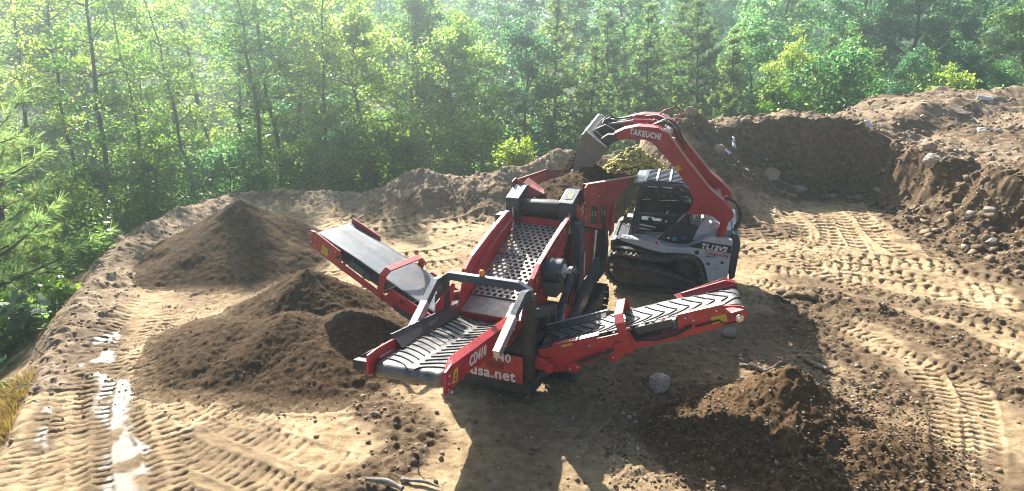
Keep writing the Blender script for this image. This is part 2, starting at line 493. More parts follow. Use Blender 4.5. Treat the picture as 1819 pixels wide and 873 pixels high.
TRACKS = [
    ([(5.41, 14.98), (6.42, 14.21), (7.30, 13.41), (7.94, 12.42), (8.58, 11.66), (9.25, 10.98), (10.1, 9.9)], 1.0),
    ([(5.91, 16.08), (7.25, 15.28), (8.18, 14.21), (8.94, 12.97), (9.92, 11.90), (11, 10.6)], .9),
    ([(9.47, 23.0), (9.33, 20.20), (8.77, 17.43), (8.03, 15.09)], .95),
    ([(10.64, 23.0), (10.17, 20.52), (9.46, 17.93), (8.72, 15.67)], .95),
    ([(11.53, 22.6), (10.34, 18.45), (10.26, 16.08), (10.67, 14.55), (10.68, 12.97)], .9),
    ([(12.50, 22.4), (11.59, 19.59), (11.50, 16.96), (12.08, 14.91)], .8),
    ([(7.59, 21.20), (8.23, 19.59), (7.81, 16.96), (7.25, 15.28)], .9),
    ([(8.0, 22.3), (7.2, 20.4), (6.69, 18.45), (7.86, 17.43), (9.14, 16.08), (9.54, 13.56)], .8),
    ([(11.93, 19.00), (11.26, 17.43), (10.19, 14.21), (9.3, 12.5)], .7),
    ([(5.2, 18.4), (6.3, 17.3), (7.6, 16.4), (9.4, 15.3), (11.2, 14.2)], .8),
    ([(5.36, 6.2), (5.48, 7.09), (6.18, 8.27), (6.79, 9.47), (7.10, 10.53), (7.08, 11.43), (6.57, 12.36), (5.78, 13.20)], 1.1),
    ([(5.8, 6.2), (5.96, 7.09), (6.74, 8.41), (7.37, 9.55), (7.80, 10.67)], 1.1),
    ([(-4.9, 6.1), (-5.53, 7.09), (-6.28, 8.27), (-7.12, 9.81), (-7.74, 11.43), (-7.98, 12.82), (-7.92, 14.21), (-7.64, 14.98)], 1.0),
    ([(-4.6, 6.1), (-5.22, 7.09), (-5.94, 8.27), (-6.66, 9.64), (-7.13, 10.98), (-7.37, 12.42)], .7),
    ([(-5.47, 9.14), (-6.14, 10.18), (-6.78, 11.43), (-7.11, 12.69), (-7.00, 13.72), (-6.22, 14.38)], 1.0),
    ([(-4.68, 8.27), (-5.66, 9.81), (-6.28, 10.98), (-6.69, 12.16), (-6.68, 13.26)], .8),
    ([(-5.77, 9.14), (-4.60, 8.27), (-3.42, 7.65), (-2.45, 7.09)], .8),
    ([(-5.14, 9.47), (-4.10, 8.84), (-3.09, 8.27), (-2.06, 7.89)], .8),
    ([(-4.6, 7.4), (-3.9, 7.1), (-2.9, 6.8), (-2.0, 6.4)], .7),
    ([(-4.49, 16.08), (-3.46, 14.55), (-2.50, 13.41), (-1.70, 12.69)], .9),
    ([(-4.80, 15.67), (-3.81, 13.88), (-3.01, 12.97)], .9),
    ([(-5.95, 19.89), (-4.07, 19.00), (-2.51, 19.59), (-0.85, 20.20), (0.4, 19.89)], .8),
    ([(-5.6, 20.6), (-4.0, 19.9), (-2.4, 20.3), (-.8, 20.9)], .7),
    ([(-4.6, 17.2), (-2.79, 16.76), (-1.65, 17.33), (-0.48, 18.73)], .9),
    ([(-3.9, 15.6), (-2.4, 15.9), (-1.0, 16.6), (.2, 18.2)], .8),
    ([(13.6, 13.0), (12.2, 14.4), (10.6, 15.6), (8.6, 16.6), (6.6, 17.4)], .8),
    ([(13.2, 11.6), (11.6, 13.1), (10.0, 14.1), (8.2, 15.0), (6.2, 15.6)], .85),
    ([(12.6, 10.2), (11.0, 11.4), (9.6, 12.6), (7.8, 14.6), (7.2, 16.6), (7.6, 19.6), (8.6, 22.4)], .7),
    ([(8.6, 6.2), (8.9, 7.6), (9.2, 9.0), (9.9, 10.4), (11.2, 11.9)], .8),
    ([(9.2, 6.2), (9.5, 7.6), (9.8, 8.8), (10.6, 10.2), (11.8, 11.4)], .8),
    ([(3.0, 18.6), (4.4, 19.6), (5.8, 20.3), (7.4, 20.6)], .7),
    ([(2.2, 20.0), (3.4, 20.6), (4.8, 20.9)], .6),
    ([(1.2, 18.0), (2.2, 19.4), (2.6, 21.0)], .6),
    ([(-3.8, 6.2), (-4.3, 7.2), (-5.0, 8.4), (-5.9, 9.6)], .7),
    ([(-1.9, 9.0), (-2.9, 8.9), (-4.0, 9.1), (-5.2, 9.9)], .6),
    ([(-6.0, 6.1), (-6.6, 7.6), (-7.3, 9.2), (-7.9, 10.8)], .6),
    ([(-5.9, 13.6), (-6.9, 13.9), (-8.0, 13.4)], .6),
    ([(4.6, 14.2), (6.2, 13.3), (7.7, 12.0), (8.6, 10.6), (9.0, 9.0), (9.0, 7.0)], .7),
    ([(6.6, 22.6), (6.9, 20.8), (7.4, 19.0), (8.2, 17.6), (9.6, 16.6), (11.6, 15.9)], .8),
    ([(11.0, 22.8), (10.8, 21.0), (10.9, 19.2), (11.4, 17.6)], .8),
    ([(9.9, 23.0), (9.75, 21.0), (9.2, 19.0), (8.3, 17.2), (7.2, 16.2)], .8),
    ([(8.7, 23.0), (8.75, 21.2), (8.5, 19.4), (7.8, 17.9), (6.4, 17.0), (5.0, 16.9)], .8),
    ([(5.4, 12.6), (6.6, 11.7), (7.6, 10.6), (8.2, 9.2), (8.3, 7.6), (8.1, 6.2)], .8),
    ([(10.2, 6.4), (10.4, 8.0), (10.9, 9.4), (12.0, 10.6)], .7),
    ([(-6.2, 7.2), (-6.9, 8.4), (-7.6, 9.7)], .6),
    ([(-2.9, 15.2), (-1.9, 14.4), (-1.2, 13.8)], .7),
    ([(-3.29, 18.0), (-2.81, 18.9), (-1.50, 19.1), (-0.52, 20.3)], .8),
]
LOOSE = [([(-2.50, 9.99), (-1.80, 9.14), (-1.36, 8.41), (-1.67, 7.89), (-2.25, 7.3)], .45, 1.0),
         ([(6.73, 14.04), (7.55, 12.97), (8.30, 11.90), (8.41, 10.77), (8.4, 9.0), (8.0, 7)], .5, .95),
         ([(6.16, 13.56), (5.72, 11.90), (6.3, 10.98), (6.2, 9.81)], .6, .75),
         ([(8.0, 14.0), (9.3, 13.2), (10.6, 12.0), (11.6, 11.2)], .5, .6),
         ([(4.3, 21.6), (6.2, 21.8), (8.0, 22.4), (10, 22.9), (12.3, 22.6)], .55, .95),
         ([(-5.5, 20.9), (-4, 20.8), (-2.4, 20.7), (-.7, 20.9), (.6, 21.4)], .5, .5),
         ([(12.2, 21.4), (11.9, 19.4), (11.6, 17.7), (12.2, 15.9), (12.8, 13)], .6, .8)]
GRAVEL = [((3.9, 9.6), (2.7, 2.4), .9), ((1.4, 9.4), (2.0, 2.2), .7), ((4.6, 11.5), (1.8, 1.6), .7), ((2.4, 7.4), (3.2, 1.6), .6)]
WET = [([(-7.85, 12.0), (-7.38, 10.98), (-6.57, 9.81), (-5.90, 8.84), (-5.30, 7.89), (-4.80, 7.0)], .30), ([(-7.19, 9.3), (-6.67, 8.3)], .12)]

def base_height(x, y):
    """height without the fine relief, plus masks"""
    ins = inside(x, y, PAD)
    dP, _, _, _ = polyline_dist(x, y, PAD, True)
    out = np.where(ins, 0, dP)
    rough = fbm(x, y, .55, 4, 3)
    floor = -2.3 + .5 * fbm(x, y, .06, 3, 5) + .012 * np.clip(out - 25, 0, 500)
    z = np.where(ins, 0, -np.minimum(.62 * out + .12 * rough * np.minimum(out, 1), -floor))
    z = np.where(~ins & (out > 3.6), np.maximum(z, floor) * 1.0, z)
    z = np.where(ins, z + .035 * fbm(x, y, .35, 3, 11), z)
    # berm
    dB, _, sB, tB = polyline_dist(x, y, BERM)
    hb = np.interp(tB, range(len(BERM)), [b[2] for b in BERM])
    wb = .45 + .72 * hb
    dn = dB + .30 * rough * np.clip(hb, .3, 1) + .1 * fbm(x, y, 1.9, 3, 8)
    prof = np.clip(1 - np.clip(dn, 0, 9) / (wb * 1.75), 0, 1) ** 1.25
    berm = hb * prof * (1 + .22 * fbm(x, y, .9, 3, 21))
    z = np.where(out < 3, np.maximum(z, z + berm), z)
    m_berm = np.clip(berm / (.35 * hb + .04), 0, 1) * (hb > .1)
    # cut bank
    dF, _, sF, tF = polyline_dist(x, y, FOOT)
    BK = [p[:2] for p in FOOT] + [(80, -6), (80, 80), (4.9, 80)]
    inb = inside(x, y, BK)
    w = np.interp(tF, range(len(FOOT)), [p[2] for p in FOOT]); H = np.interp(tF, range(len(FOOT)), [p[3] for p in FOOT]) * (1 + .10 * fbm(x, y, .55, 3, 44))
    d = np.where(inb, dF, -dF)
    big = fbm(x, y, .38, 3, 31); mid = fbm(x, y, 1.15, 4, 32)
    t = (d + (.95 * big + .42 * mid) * np.clip(w - .35, .25, 1.4)) / w
    p = np.where(t < .5, np.clip(t + .12, 0, 1) ** 1.5 * .62, 0)
    p = np.where(t >= .5, .30 + .70 * sstep(.45, .98, t), p)
    far = np.clip(d - w, 0, 30)
    inner = sstep(12.5, 17, x)
    plate = H + inner * np.minimum(.018 * far, .3) + (.22 * fbm(x, y, .45, 5, 41)) * np.clip(far, 0, 1) - (1 - inner) * .12 * np.clip(far - .4, 0, 4)
    zb = plate * p
    zb = np.where(out > 0, np.minimum(zb, plate - .62 * out), zb)
    z = np.where(inb | (t > -.12), np.maximum(z, zb), z)
    m_slope = np.clip(np.where((t > -.15) & (t < 1.02), 1, 0), 0, 1)
    m_top = ((t >= 1.02) & inb & (out < 1)).astype(float)
    return z, dict(ins=ins, out=out, berm=m_berm, slope=m_slope, top=m_top, t=t)

def tread(x, y, z, mk):
    """grouser prints pressed into the soil by rubber tracks"""
    mask = np.zeros_like(x)
    for pts, k in TRACKS:
        P = smooth_line(pts, 5)
        a = np.array(P)
        sel = (x > a[:, 0].min() - .5) & (x < a[:, 0].max() + .5) & (y > a[:, 1].min() - .5) & (y < a[:, 1].max() + .5)
        if not sel.any(): continue
        xs, ys = x[sel], y[sel]
        D, S, SD, _ = polyline_dist(xs, ys, P)
        L = np.hypot(*np.diff(a, axis=0).T).sum()
        hw = .235
        on = sstep(hw + .02, hw - .02, D) * sstep(0, .35, S) * sstep(L, L - .35, S)
        fade = np.clip((1.08 if a[:, 0].mean() > 2 else .8) + 1.3 * fbm(xs, ys, .8, 2, 51) + 1.0 * fbm(xs, ys, 3.1, 3, 54), .05, 1) * k
        ph = (S + .035 * np.abs(SD) / hw + .05 * fbm(xs, ys, 2.2, 3, 52)) / (.31 if a[:, 1].mean() > 16.5 else .225 if a[:, 1].mean() > 13 else .15)
        fr = ph - np.floor(ph)
        gw = .40 if a[:, 1].mean() > 13 else .30
        groove = sstep(.0, .05, fr) * sstep(gw, gw - .06, fr)
        lug = np.floor(ph); sd = np.sign(SD)
        groove = groove * (.62 + .62 * _h(lug, sd * 3 + len(P), 57)) * (.78 + .4 * vnoise(xs * 6, ys * 6, 58))
        mid = sstep(.03, .05, np.abs(SD))
        prof = -.012 + .008 * fbm(xs, ys, 7, 3, 55) - (.105 if a[:, 1].mean() > 14.5 else .070 if a[:, 0].mean() > 2 else .052) * groove * (.25 + .75 * mid) * fade
        edge = np.exp(-((D - hw - .05) / .035) ** 2) * .022 * (.4 + vnoise(xs * 9, ys * 9, 53)) * sstep(0, .35, S) * sstep(L, L - .35, S)
        zz = z[sel]
        zz = zz + on * (prof - .8 * mk[sel]) + edge * fade
        mk[sel] = mk[sel] + (-mk[sel] + prof) * on * 1.0
        z[sel] = zz
        mask[sel] = np.maximum(mask[sel], on * fade)
    return z, mask

def ground_fields(x, y, fine=True):
    z, k = base_height(x, y)
    loose = np.zeros_like(x); 
    n1 = fbm(x, y, .9, 3, 61)
    for pts, w, s in LOOSE:
        D, _, _, _ = polyline_dist(x, y, pts)
        loose = np.maximum(loose, s * sstep(1.5, .5, D / w + .55 * n1))
    grav = np.zeros_like(x)
    for (cx, cy), (rx, ry), s in GRAVEL:
        grav = np.maximum(grav, s * sstep(1.15, .75, np.hypot((x - cx) / rx, (y - cy) / ry) + .25 * n1))
    wet = np.zeros_like(x)
    for pts, w in WET:
        D, _, _, _ = polyline_dist(x, y, pts)
        wet = np.maximum(wet, sstep(1.05, .6, D / w + .8 * fbm(x, y, 1.6, 3, 71)) * sstep(-.16, .16, fbm(x, y, 2.9, 5, 72)))
    rimw = np.zeros_like(x)
    for pts, w in WET:
        D, _, _, _ = polyline_dist(x, y, pts)
        rimw = np.maximum(rimw, sstep(2.0, .9, D / w + .9 * fbm(x, y, 1.3, 4, 73)))
    lump = np.clip(np.maximum.reduce([loose, .85 * k['berm'], k['slope'], .75 * k['top']]), 0, 1)
    if fine:
        near = k['out'] < 6
        add = np.zeros_like(x)
        add += .016 * fbm(x, y, 3.5, 4, 81) + .022 * fbm(x, y, 1.3, 3, 86) + .012 * clods(x, y, .22, 17, .35) * (.4 + vnoise(x * .8, y * .8, 87))
        add += k['top'] * (.09 * clods(x, y, .9, 15, .5) + .07 * clods(x, y, .4, 19, .6) + .10 * np.abs(fbm(x, y, 1.2, 3, 85)))
        add += lump * (.085 * clods(x, y, .42, 5, .55) + .06 * clods(x, y, .19, 6, .6) + .03 * clods(x, y, .095, 7, .7) + .05 * fbm(x, y, 2.2, 4, 82))
        add += np.maximum(grav, .28) * (.055 * clods(x, y, .21, 18, .35) + .040 * clods(x, y, .13, 8, .45) + .026 * clods(x, y, .075, 9, .65)) * (1 - .6 * wet)
        add += k['slope'] * (.20 * np.abs(fbm(x, y, 1.1, 4, 83)) + .10 * clods(x, y, .7, 16, .6))
        z = z + np.where(near, add, 0)
        z = np.where(~k['ins'], z + .12 * fbm(x, y, 1.1, 3, 84), z)
        flat = (1 - np.clip(lump * 1.2, 0, 1)) * k['ins']
        zc = z.copy()
        z2, tm = tread(x, y, z.copy(), np.zeros_like(x))
        z = z + (z2 - zc) * np.clip(flat + .35, 0, 1) * (1 - k['slope'])
    else:
        tm = np.zeros_like(x)
    damp = .85 * sstep(.02, .30, fbm(x, y, .42, 4, 91) + .25 * fbm(x, y, 2.4, 3, 92)) * sstep(2.5, 5.5, x) + .55 * sstep(.10, .34, fbm(x, y, .5, 4, 93)) * sstep(5, 2, x)
    damp = np.maximum(damp, .7 * rimw)
    veg = (~k['ins']) * sstep(.5, 2.2, k['out'] + .8 * n1)
    k.update(loose=loose, grav=grav, wet=wet, lump=lump, veg=veg, tread=tm, damp=damp)
    return z, k

def gz(x, y):
    z, _ = base_height(np.array([float(x)]), np.array([float(y)]))
    return float(z[0])

def axis(parts):
    out = []
    for a, b, s in parts:
        out.append(np.arange(a, b, s))
    out.append([parts[-1][1]])
    return np.concatenate(out)
gx = axis([(-400, -120, 40), (-120, -40, 8), (-40, -16, 1.5), (-16, -11, .3), (-11, -8, .07), (-8, 8.5, .028), (8.5, 13.5, .038), (13.5, 15, .06), (15, 24, .12), (24, 40, 1), (40, 120, 8), (120, 400, 40)])
gy = axis([(-120, -20, 20), (-20, 0, 3), (0, 5.5, .3), (5.5, 7.0, .07), (7.0, 13, .023), (13, 20, .034), (20, 26, .042), (26, 34, .11), (34, 60, .8), (60, 140, 6), (140, 600, 46)])
GX, GY = np.meshgrid(gx, gy)
GZ, K = ground_fields(GX, GY)
cols = np.stack([np.clip(np.maximum.reduce([K['loose'], .9 * K['slope'], .75 * K['damp'], .55 * K['grav']]), 0, 1), K['wet'], np.clip(np.maximum(K['berm'], K['top']), 0, 1), K['veg']], -1).reshape(-1, 4)

def m_soil():
    m, nt, b = new_mat('bare_soil')
    at = nt.nodes.new('ShaderNodeAttribute'); at.attribute_name = 'soil'
    sp = nt.nodes.new('ShaderNodeSeparateColor'); nt.links.new(at.outputs['Color'], sp.inputs[0])
    nA = noise(nt, .7, 8, .62); nB = noise(nt, 6, 8, .7); nC = noise(nt, 55, 4, .6)
    tan = ramp(nt, nA.outputs[0], [(.30, (.18, .114, .060)), (.44, (.32, .222, .124)), (.55, (.455, .330, .194)), (.68, (.58, .440, .272))])
    spk = ramp(nt, nB.outputs[0], [(.36, (.13, .080, .042)), (.5, (.36, .252, .144)), (.66, (.61, .468, .29))])
    c = mixc(nt, .5, tan.outputs[0], spk.outputs[0])
    brown = ramp(nt, nB.outputs[0], [(.33, (.070, .043, .024)), (.5, (.14, .092, .054)), (.7, (.25, .175, .105))])
    grey = ramp(nt, nB.outputs[0], [(.33, (.15, .100, .060)), (.5, (.28, .200, .130)), (.7, (.44, .335, .235))])
    lit = ramp(nt, nB.outputs[0], [(.3, (.03, .035, .012)), (.5, (.06, .075, .022)), (.62, (.08, .115, .025)), (.75, (.18, .17, .06))])
    def soft(sock, s=.45):
        a = nt.nodes.new('ShaderNodeMath'); a.operation = 'MULTIPLY_ADD'
        nt.links.new(nB.outputs[0], a.inputs[0]); a.inputs[1].default_value = s
        nt.links.new(sock, a.inputs[2])
        r = nt.nodes.new('ShaderNodeMapRange'); r.inputs[1].default_value = s * .5 + .1; r.inputs[2].default_value = s * .5 + .75
        nt.links.new(a.outputs[0], r.inputs[0])
        return r.outputs[0]
    c = mixc(nt, soft(sp.outputs[2]), c, grey.outputs[0])
    c = mixc(nt, soft(sp.outputs[0]), c, brown.outputs[0])
    pale = ramp(nt, nC.outputs[0], [(.66, (0, 0, 0)), (.74, (.55,) * 3)])
    c = mixc(nt, pale.outputs[0], c, (.50, .43, .34))
    wetc = mixc(nt, .6, c, (.10, .075, .05))
    c = mixc(nt, sp.outputs[1], c, wetc)
    c = mixc(nt, at.outputs['Alpha'], c, lit.outputs[0])
    nt.links.new(c, b.inputs['Base Color'])
    rg = nt.nodes.new('ShaderNodeMapRange')
    nt.links.new(sp.outputs[1], rg.inputs[0]); rg.inputs[3].default_value = .85; rg.inputs[4].default_value = .31
    nt.links.new(rg.outputs[0], b.inputs['Roughness'])
    sl = nt.nodes.new('ShaderNodeMapRange'); nt.links.new(sp.outputs[1], sl.inputs[0]); sl.inputs[3].default_value = .08; sl.inputs[4].default_value = .45
    nt.links.new(sl.outputs[0], b.inputs['Specular IOR Level'])
    ad = nt.nodes.new('ShaderNodeMath'); ad.operation = 'ADD'
    nt.links.new(nB.outputs[0], ad.inputs[0]); nt.links.new(nC.outputs[0], ad.inputs[1])
    bump(nt, b, ad.outputs[0], .8, .035)
    br = nt.nodes.new('ShaderNodeMapRange'); nt.links.new(sp.outputs[1], br.inputs[0]); br.inputs[3].default_value = .85; br.inputs[4].default_value = .45
    nt.links.new(br.outputs[0], b.inputs['Normal'].links[0].from_node.inputs['Strength'])
    return m
M['soil'] = m_soil()
ground = link('ground', grid_mesh('ground', gx, gy, GZ, cols, M['soil']))
tag(ground, 'bare tan soil pad with pressed track prints, low berm and cut bank', 'ground', kind='structure')

# ================================================================== stones and clods
def ico(sub=1):
    bm = bmesh.new(); bmesh.ops.create_icosphere(bm, subdivisions=sub, radius=1)
    v = np.array([p.co[:] for p in bm.verts]); f = np.array([[q.index for q in g.verts] for g in bm.faces]); bm.free()
    return v, f
ICO1, ICO2 = ico(1), ico(2)

def clod_cloud(pts, radii, seed, src=ICO1, flat=.75, rough=.28):
    rng = np.random.default_rng(seed); V, F = src; n = len(pts)
    q = rng.normal(size=(n, 4)); q /= np.linalg.norm(q, axis=1)[:, None]
    w, x, y, z = q.T
    Rm = np.stack([1 - 2 * (y * y + z * z), 2 * (x * y - z * w), 2 * (x * z + y * w), 2 * (x * y + z * w), 1 - 2 * (x * x + z * z), 2 * (y * z - x * w),
                   2 * (x * z - y * w), 2 * (y * z + x * w), 1 - 2 * (x * x + y * y)], -1).reshape(n, 3, 3)
    jit = 1 + rough * rng.normal(size=(n, len(V), 1)).clip(-1.4, 1.4)
    sc = rng.uniform(.6, 1.15, (n, 1, 3))
    P = np.einsum('nij,nvj->nvi', Rm, V[None] * jit * sc) * np.asarray(radii)[:, None, None]
    P[:, :, 2] *= flat
    P += np.asarray(pts)[:, None, :]
    Fs = F[None] + (np.arange(n) * len(V))[:, None, None]
    return P.reshape(-1, 3), Fs.reshape(-1, 3)

def gsample(x, y):
    """height of the built ground sheet by bilinear lookup"""
    ix = np.clip(np.searchsorted(gx, x) - 1, 0, len(gx) - 2); iy = np.clip(np.searchsorted(gy, y) - 1, 0, len(gy) - 2)
    tx = (x - gx[ix]) / (gx[ix + 1] - gx[ix]); ty = (y - gy[iy]) / (gy[iy + 1] - gy[iy])
    return (GZ[iy, ix] * (1 - tx) + GZ[iy, ix + 1] * tx) * (1 - ty) + (GZ[iy + 1, ix] * (1 - tx) + GZ[iy + 1, ix + 1] * tx) * ty

def m_stone(name, stops, rough=.85):
    m, nt, b = new_mat(name)
    g = nt.nodes.new('ShaderNodeNewGeometry')
    r1 = ramp(nt, g.outputs['Random Per Island'], stops)
    n = noise(nt, 18, 5, .7)
    c = mixc(nt, ramp(nt, n.outputs[0], [(.4, (0, 0, 0)), (.62, (.8, .8, .8))]).outputs[0], r1.outputs[0], (.20, .145, .095))
    nt.links.new(c, b.inputs['Base Color']); b.inputs['Roughness'].default_value = rough; b.inputs['Specular IOR Level'].default_value = .12
    bump(nt, b, n.outputs[0], .4, .02)
    return m
M['clod'] = m_stone('soil_clod', [(0, (.16, .108, .068)), (.4, (.27, .190, .122)), (.8, (.38, .285, .195)), (.96, (.45, .37, .28)), (1, (.58, .53, .47))])
M['clod_bank'] = m_stone('bank_clod', [(0, (.09, .058, .035)), (.5, (.17, .115, .07)), (.9, (.28, .20, .13)), (1, (.42, .36, .3))])
M['stone_pale'] = m_stone('pale_pink_stone', [(0, (.44, .38, .34)), (1, (.50, .44, .40))])
M['stone'] = m_stone('pale_stone', [(0, (.20, .17, .145)), (.5, (.28, .24, .21)), (1, (.36, .32, .285))])

rng = np.random.default_rng(4)
def scatter(n, x0, x1, y0, y1, wfun, r0, r1, pw, seed, name, mat, rough=.28):
    rng = np.random.default_rng(seed)
    x = rng.uniform(x0, x1, n * 6); y = rng.uniform(y0, y1, n * 6)
    _, k = ground_fields(x, y, False)
    w = wfun(k, x, y)
    keep = np.where(rng.uniform(size=len(x)) < w)[0][:n]
    x, y = x[keep], y[keep]
    r = r0 + (r1 - r0) * rng.uniform(size=len(x)) ** pw
    z = gsample(x, y) + r * .22
    P, F = clod_cloud(np.stack([x, y, z], -1), r, seed, ICO1, .75, rough)
    o = link(name, raw_mesh(name, P, F, None, mat, False))
    return o
wf = lambda k, x, y: np.clip(.045 + .8 * k['lump'] + .95 * k['grav'], 0, 1) * (k['out'] < .6) * (1 - .8 * k['wet'])
o = scatter(21000, -10.5, 15, 6.4, 25, wf, .007, .050, 5, 101, 'loose_clods', M['clod'])
tag(o, 'loose brown soil clods and pebbles strewn over the pad and banks', 'soil clods', kind='stuff')
wf3 = lambda k, x, y: k['top'] * (k['out'] < .3)
o = scatter(2600, 8, 25, 16, 33, wf3, .02, .13, 3.5, 103, 'plateau_clods', M['clod'])
tag(o, 'dry lumps and stones strewn over the top of the bank', 'soil clods', kind='stuff')
wf2 = lambda k, x, y: np.clip(k['slope'] + .5 * (k['loose'] > .6), 0, 1) * (k['out'] < .5)
o = scatter(1500, 3.5, 15.5, 13, 25, wf2, .03, .16, 4, 102, 'bank_rubble', M['clod_bank'], .5)
tag(o, 'large crumbled soil lumps along the foot of the cut bank', 'rubble', kind='stuff')
# ================================================================== soil piles
def m_pile(name, stops, spk=(.5, .42, .3), sp_lo=.70):
    m, nt, b = new_mat(name)
    nB = noise(nt, 9, 8, .72); nC = noise(nt, 45, 5, .7)
    c = ramp(nt, nB.outputs[0], stops).outputs[0]
    pale = ramp(nt, nC.outputs[0], [(sp_lo, (0, 0, 0)), (sp_lo + .07, (.6,) * 3)])
    c = mixc(nt, pale.outputs[0], c, spk)
    # the heap thins out into the tan soil of the pad at its toe
    tc = nt.nodes.new('ShaderNodeTexCoord'); sx = nt.nodes.new('ShaderNodeSeparateXYZ'); nt.links.new(tc.outputs['Object'], sx.inputs[0])
    ma = nt.nodes.new('ShaderNodeMath'); ma.operation = 'MULTIPLY_ADD'
    nt.links.new(nB.outputs[0], ma.inputs[0]); ma.inputs[1].default_value = .42; nt.links.new(sx.outputs[2], ma.inputs[2])
    tr_ = nt.nodes.new('ShaderNodeMapRange'); tr_.inputs[1].default_value = .14; tr_.inputs[2].default_value = .26; tr_.inputs[3].default_value = .85; tr_.inputs[4].default_value = 0.
    nt.links.new(ma.outputs[0], tr_.inputs[0])
    c = mixc(nt, tr_.outputs[0], c, (.30, .21, .125))
    nt.links.new(c, b.inputs['Base Color'])
    b.inputs['Roughness'].default_value = .9; b.inputs['Specular IOR Level'].default_value = .04
    ad = nt.nodes.new('ShaderNodeMath'); ad.operation = 'ADD'
    nt.links.new(nB.outputs[0], ad.inputs[0]); nt.links.new(nC.outputs[0], ad.inputs[1])
    bump(nt, b, ad.outputs[0], .6, .03)
    return m
M['pile'] = m_pile('screened_topsoil', [(.3, (.032, .019, .010)), (.5, (.064, .039, .021)), (.7, (.125, .081, .045))])
M['pile_coarse'] = m_pile('coarse_overs', [(.3, (.046, .027, .014)), (.5, (.098, .060, .032)), (.7, (.18, .118, .066))], sp_lo=.66)

M['clod_dark'] = m_stone('dark_soil_clod', [(0, (.055, .036, .023)), (.5, (.11, .075, .048)), (.9, (.21, .15, .095)), (1, (.42, .35, .27))])

def pile(name, label, cx, cy, lobes, ext, step, coarse, mat, seed, clodn, cr):
    """lobes: (x, y, height, slope, sharpness) cones merged into one heap"""
    xs = np.arange(cx - ext[0], cx + ext[1] + step, step); ys = np.arange(cy - ext[2], cy + ext[3] + step, step)
    X, Y = np.meshgrid(xs, ys)
    n = fbm(X, Y, .8, 4, seed); n2 = fbm(X, Y, 2.6, 4, seed + 1)
    H = np.full_like(X, -1.)
    for lx, ly, lh, sl, ax in lobes:
        dx, dy = X - lx, (Y - ly) / ax
        d = np.hypot(dx, dy) * (1 + .10 * n) + .05 * n2
        ang = np.arctan2(dy, dx)
        h = lh - sl * np.sqrt(d * d + .02 ** 2) + .09 * sl * d * np.exp(-d / 3) * np.sin(ang * 5 + 3 * n)
        toe = .11
        h = np.where(h < toe, toe * np.exp(np.minimum(h - toe, 0) / toe), h) - .025
        H = np.maximum(H, h)
    near = sstep(-.03, .12, H)
    H = H + near * (.030 * n2 + coarse * (.055 * clods(X, Y, .12, seed + 2, .55) + .045 * clods(X, Y, .065, seed + 3, .75)) + .02 * clods(X, Y, .05, seed + 4, .8))
    Z = H + np.minimum(gsample(X.ravel(), Y.ravel()).reshape(X.shape), .12)
    G = gsample(X.ravel(), Y.ravel()).reshape(X.shape)
    me = grid_mesh(name, xs - cx, ys - cy, Z, None, mat)
    # drop what lies under the ground
    bm = bmesh.new(); bm.from_mesh(me); bm.verts.ensure_lookup_table()
    below = (Z < G - .05).ravel()
    bmesh.ops.delete(bm, geom=[v for v in bm.verts if below[v.index]], context='VERTS')
    bm.to_mesh(me); bm.free()
    o = link(name, me); o.location = (cx, cy, 0)
    rng = np.random.default_rng(seed)
    px = rng.uniform(cx - ext[0], cx + ext[1], clodn * 3); py = rng.uniform(cy - ext[2], cy + ext[3], clodn * 3)
    ix = np.clip(((px - xs[0]) / step).astype(int), 0, len(xs) - 1); iy = np.clip(((py - ys[0]) / step).astype(int), 0, len(ys) - 1)
    hz = Z[iy, ix]; dz = hz - G[iy, ix]; hz = np.maximum(hz, G[iy, ix])
    ok = (dz > -.22 * rng.uniform(size=len(hz)) ** 2) & (hz < .3 + .7 * rng.uniform(size=len(hz)) ** .5 * Z.max())
    sel = np.where(ok)[0][:clodn]
    r = cr[0] + (cr[1] - cr[0]) * rng.uniform(size=len(sel)) ** 3
    P, F = clod_cloud(np.stack([px[sel] - cx, py[sel] - cy, hz[sel] + r * .3], -1), r, seed + 5)
    c = link('surface_clods', raw_mesh('surface_clods', P, F, None, M['clod_dark'], False), o)
    c['kind'] = 'stuff'
    tag(o, label, 'soil pile', 'soil piles around the machine')
    return o, (xs, ys, Z)

pile('soil_pile', 'smooth dark conical soil pile beside the berm, farther one of two behind the smooth conveyor', -7.0, 16.9,
     [(-7.0, 17.0, 1.46, .60, 1.0), (-7.2, 16.4, 1.08, .50, 1.0), (-6.4, 16.3, .84, .46, 1.0), (-7.5, 15.9, .62, .42, 1.), (-6.8, 15.6, .52, .38, 1.)], (3.2, 3.2, 3.6, 3.0), .04, .22, M['pile'], 211, 1200, (.006, .022))
pile('soil_pile', 'broad dark soil pile with a small pointed top under the head of the smooth conveyor', -4.2, 12.0,
     [(-4.12, 12.95, 1.06, .62, 1.0), (-4.1, 11.4, .74, .40, 1.0), (-3.1, 11.6, .70, .44, 1.1), (-5.0, 11.5, .52, .32, 1.1), (-3.5, 10.8, .50, .34, 1.)], (3.0, 2.8, 3.0, 2.3), .030, .42, M['pile'], 231, 4200, (.006, .022))
pile('soil_pile', 'coarse lumpy soil pile with a shaded pointed top beyond the V-cleated conveyor', 4.0, 8.3,
     [(4.08, 8.95, .97, .76, 1.0), (4.15, 8.65, .74, .56, 1.0), (3.35, 8.6, .48, .34, 1.0), (4.75, 8.0, .40, .32, 1.1), (3.9, 7.5, .34, .28, 1.)], (2.7, 2.4, 2.2, 1.8), .028, .75, M['pile_coarse'], 251, 7500, (.007, .036))

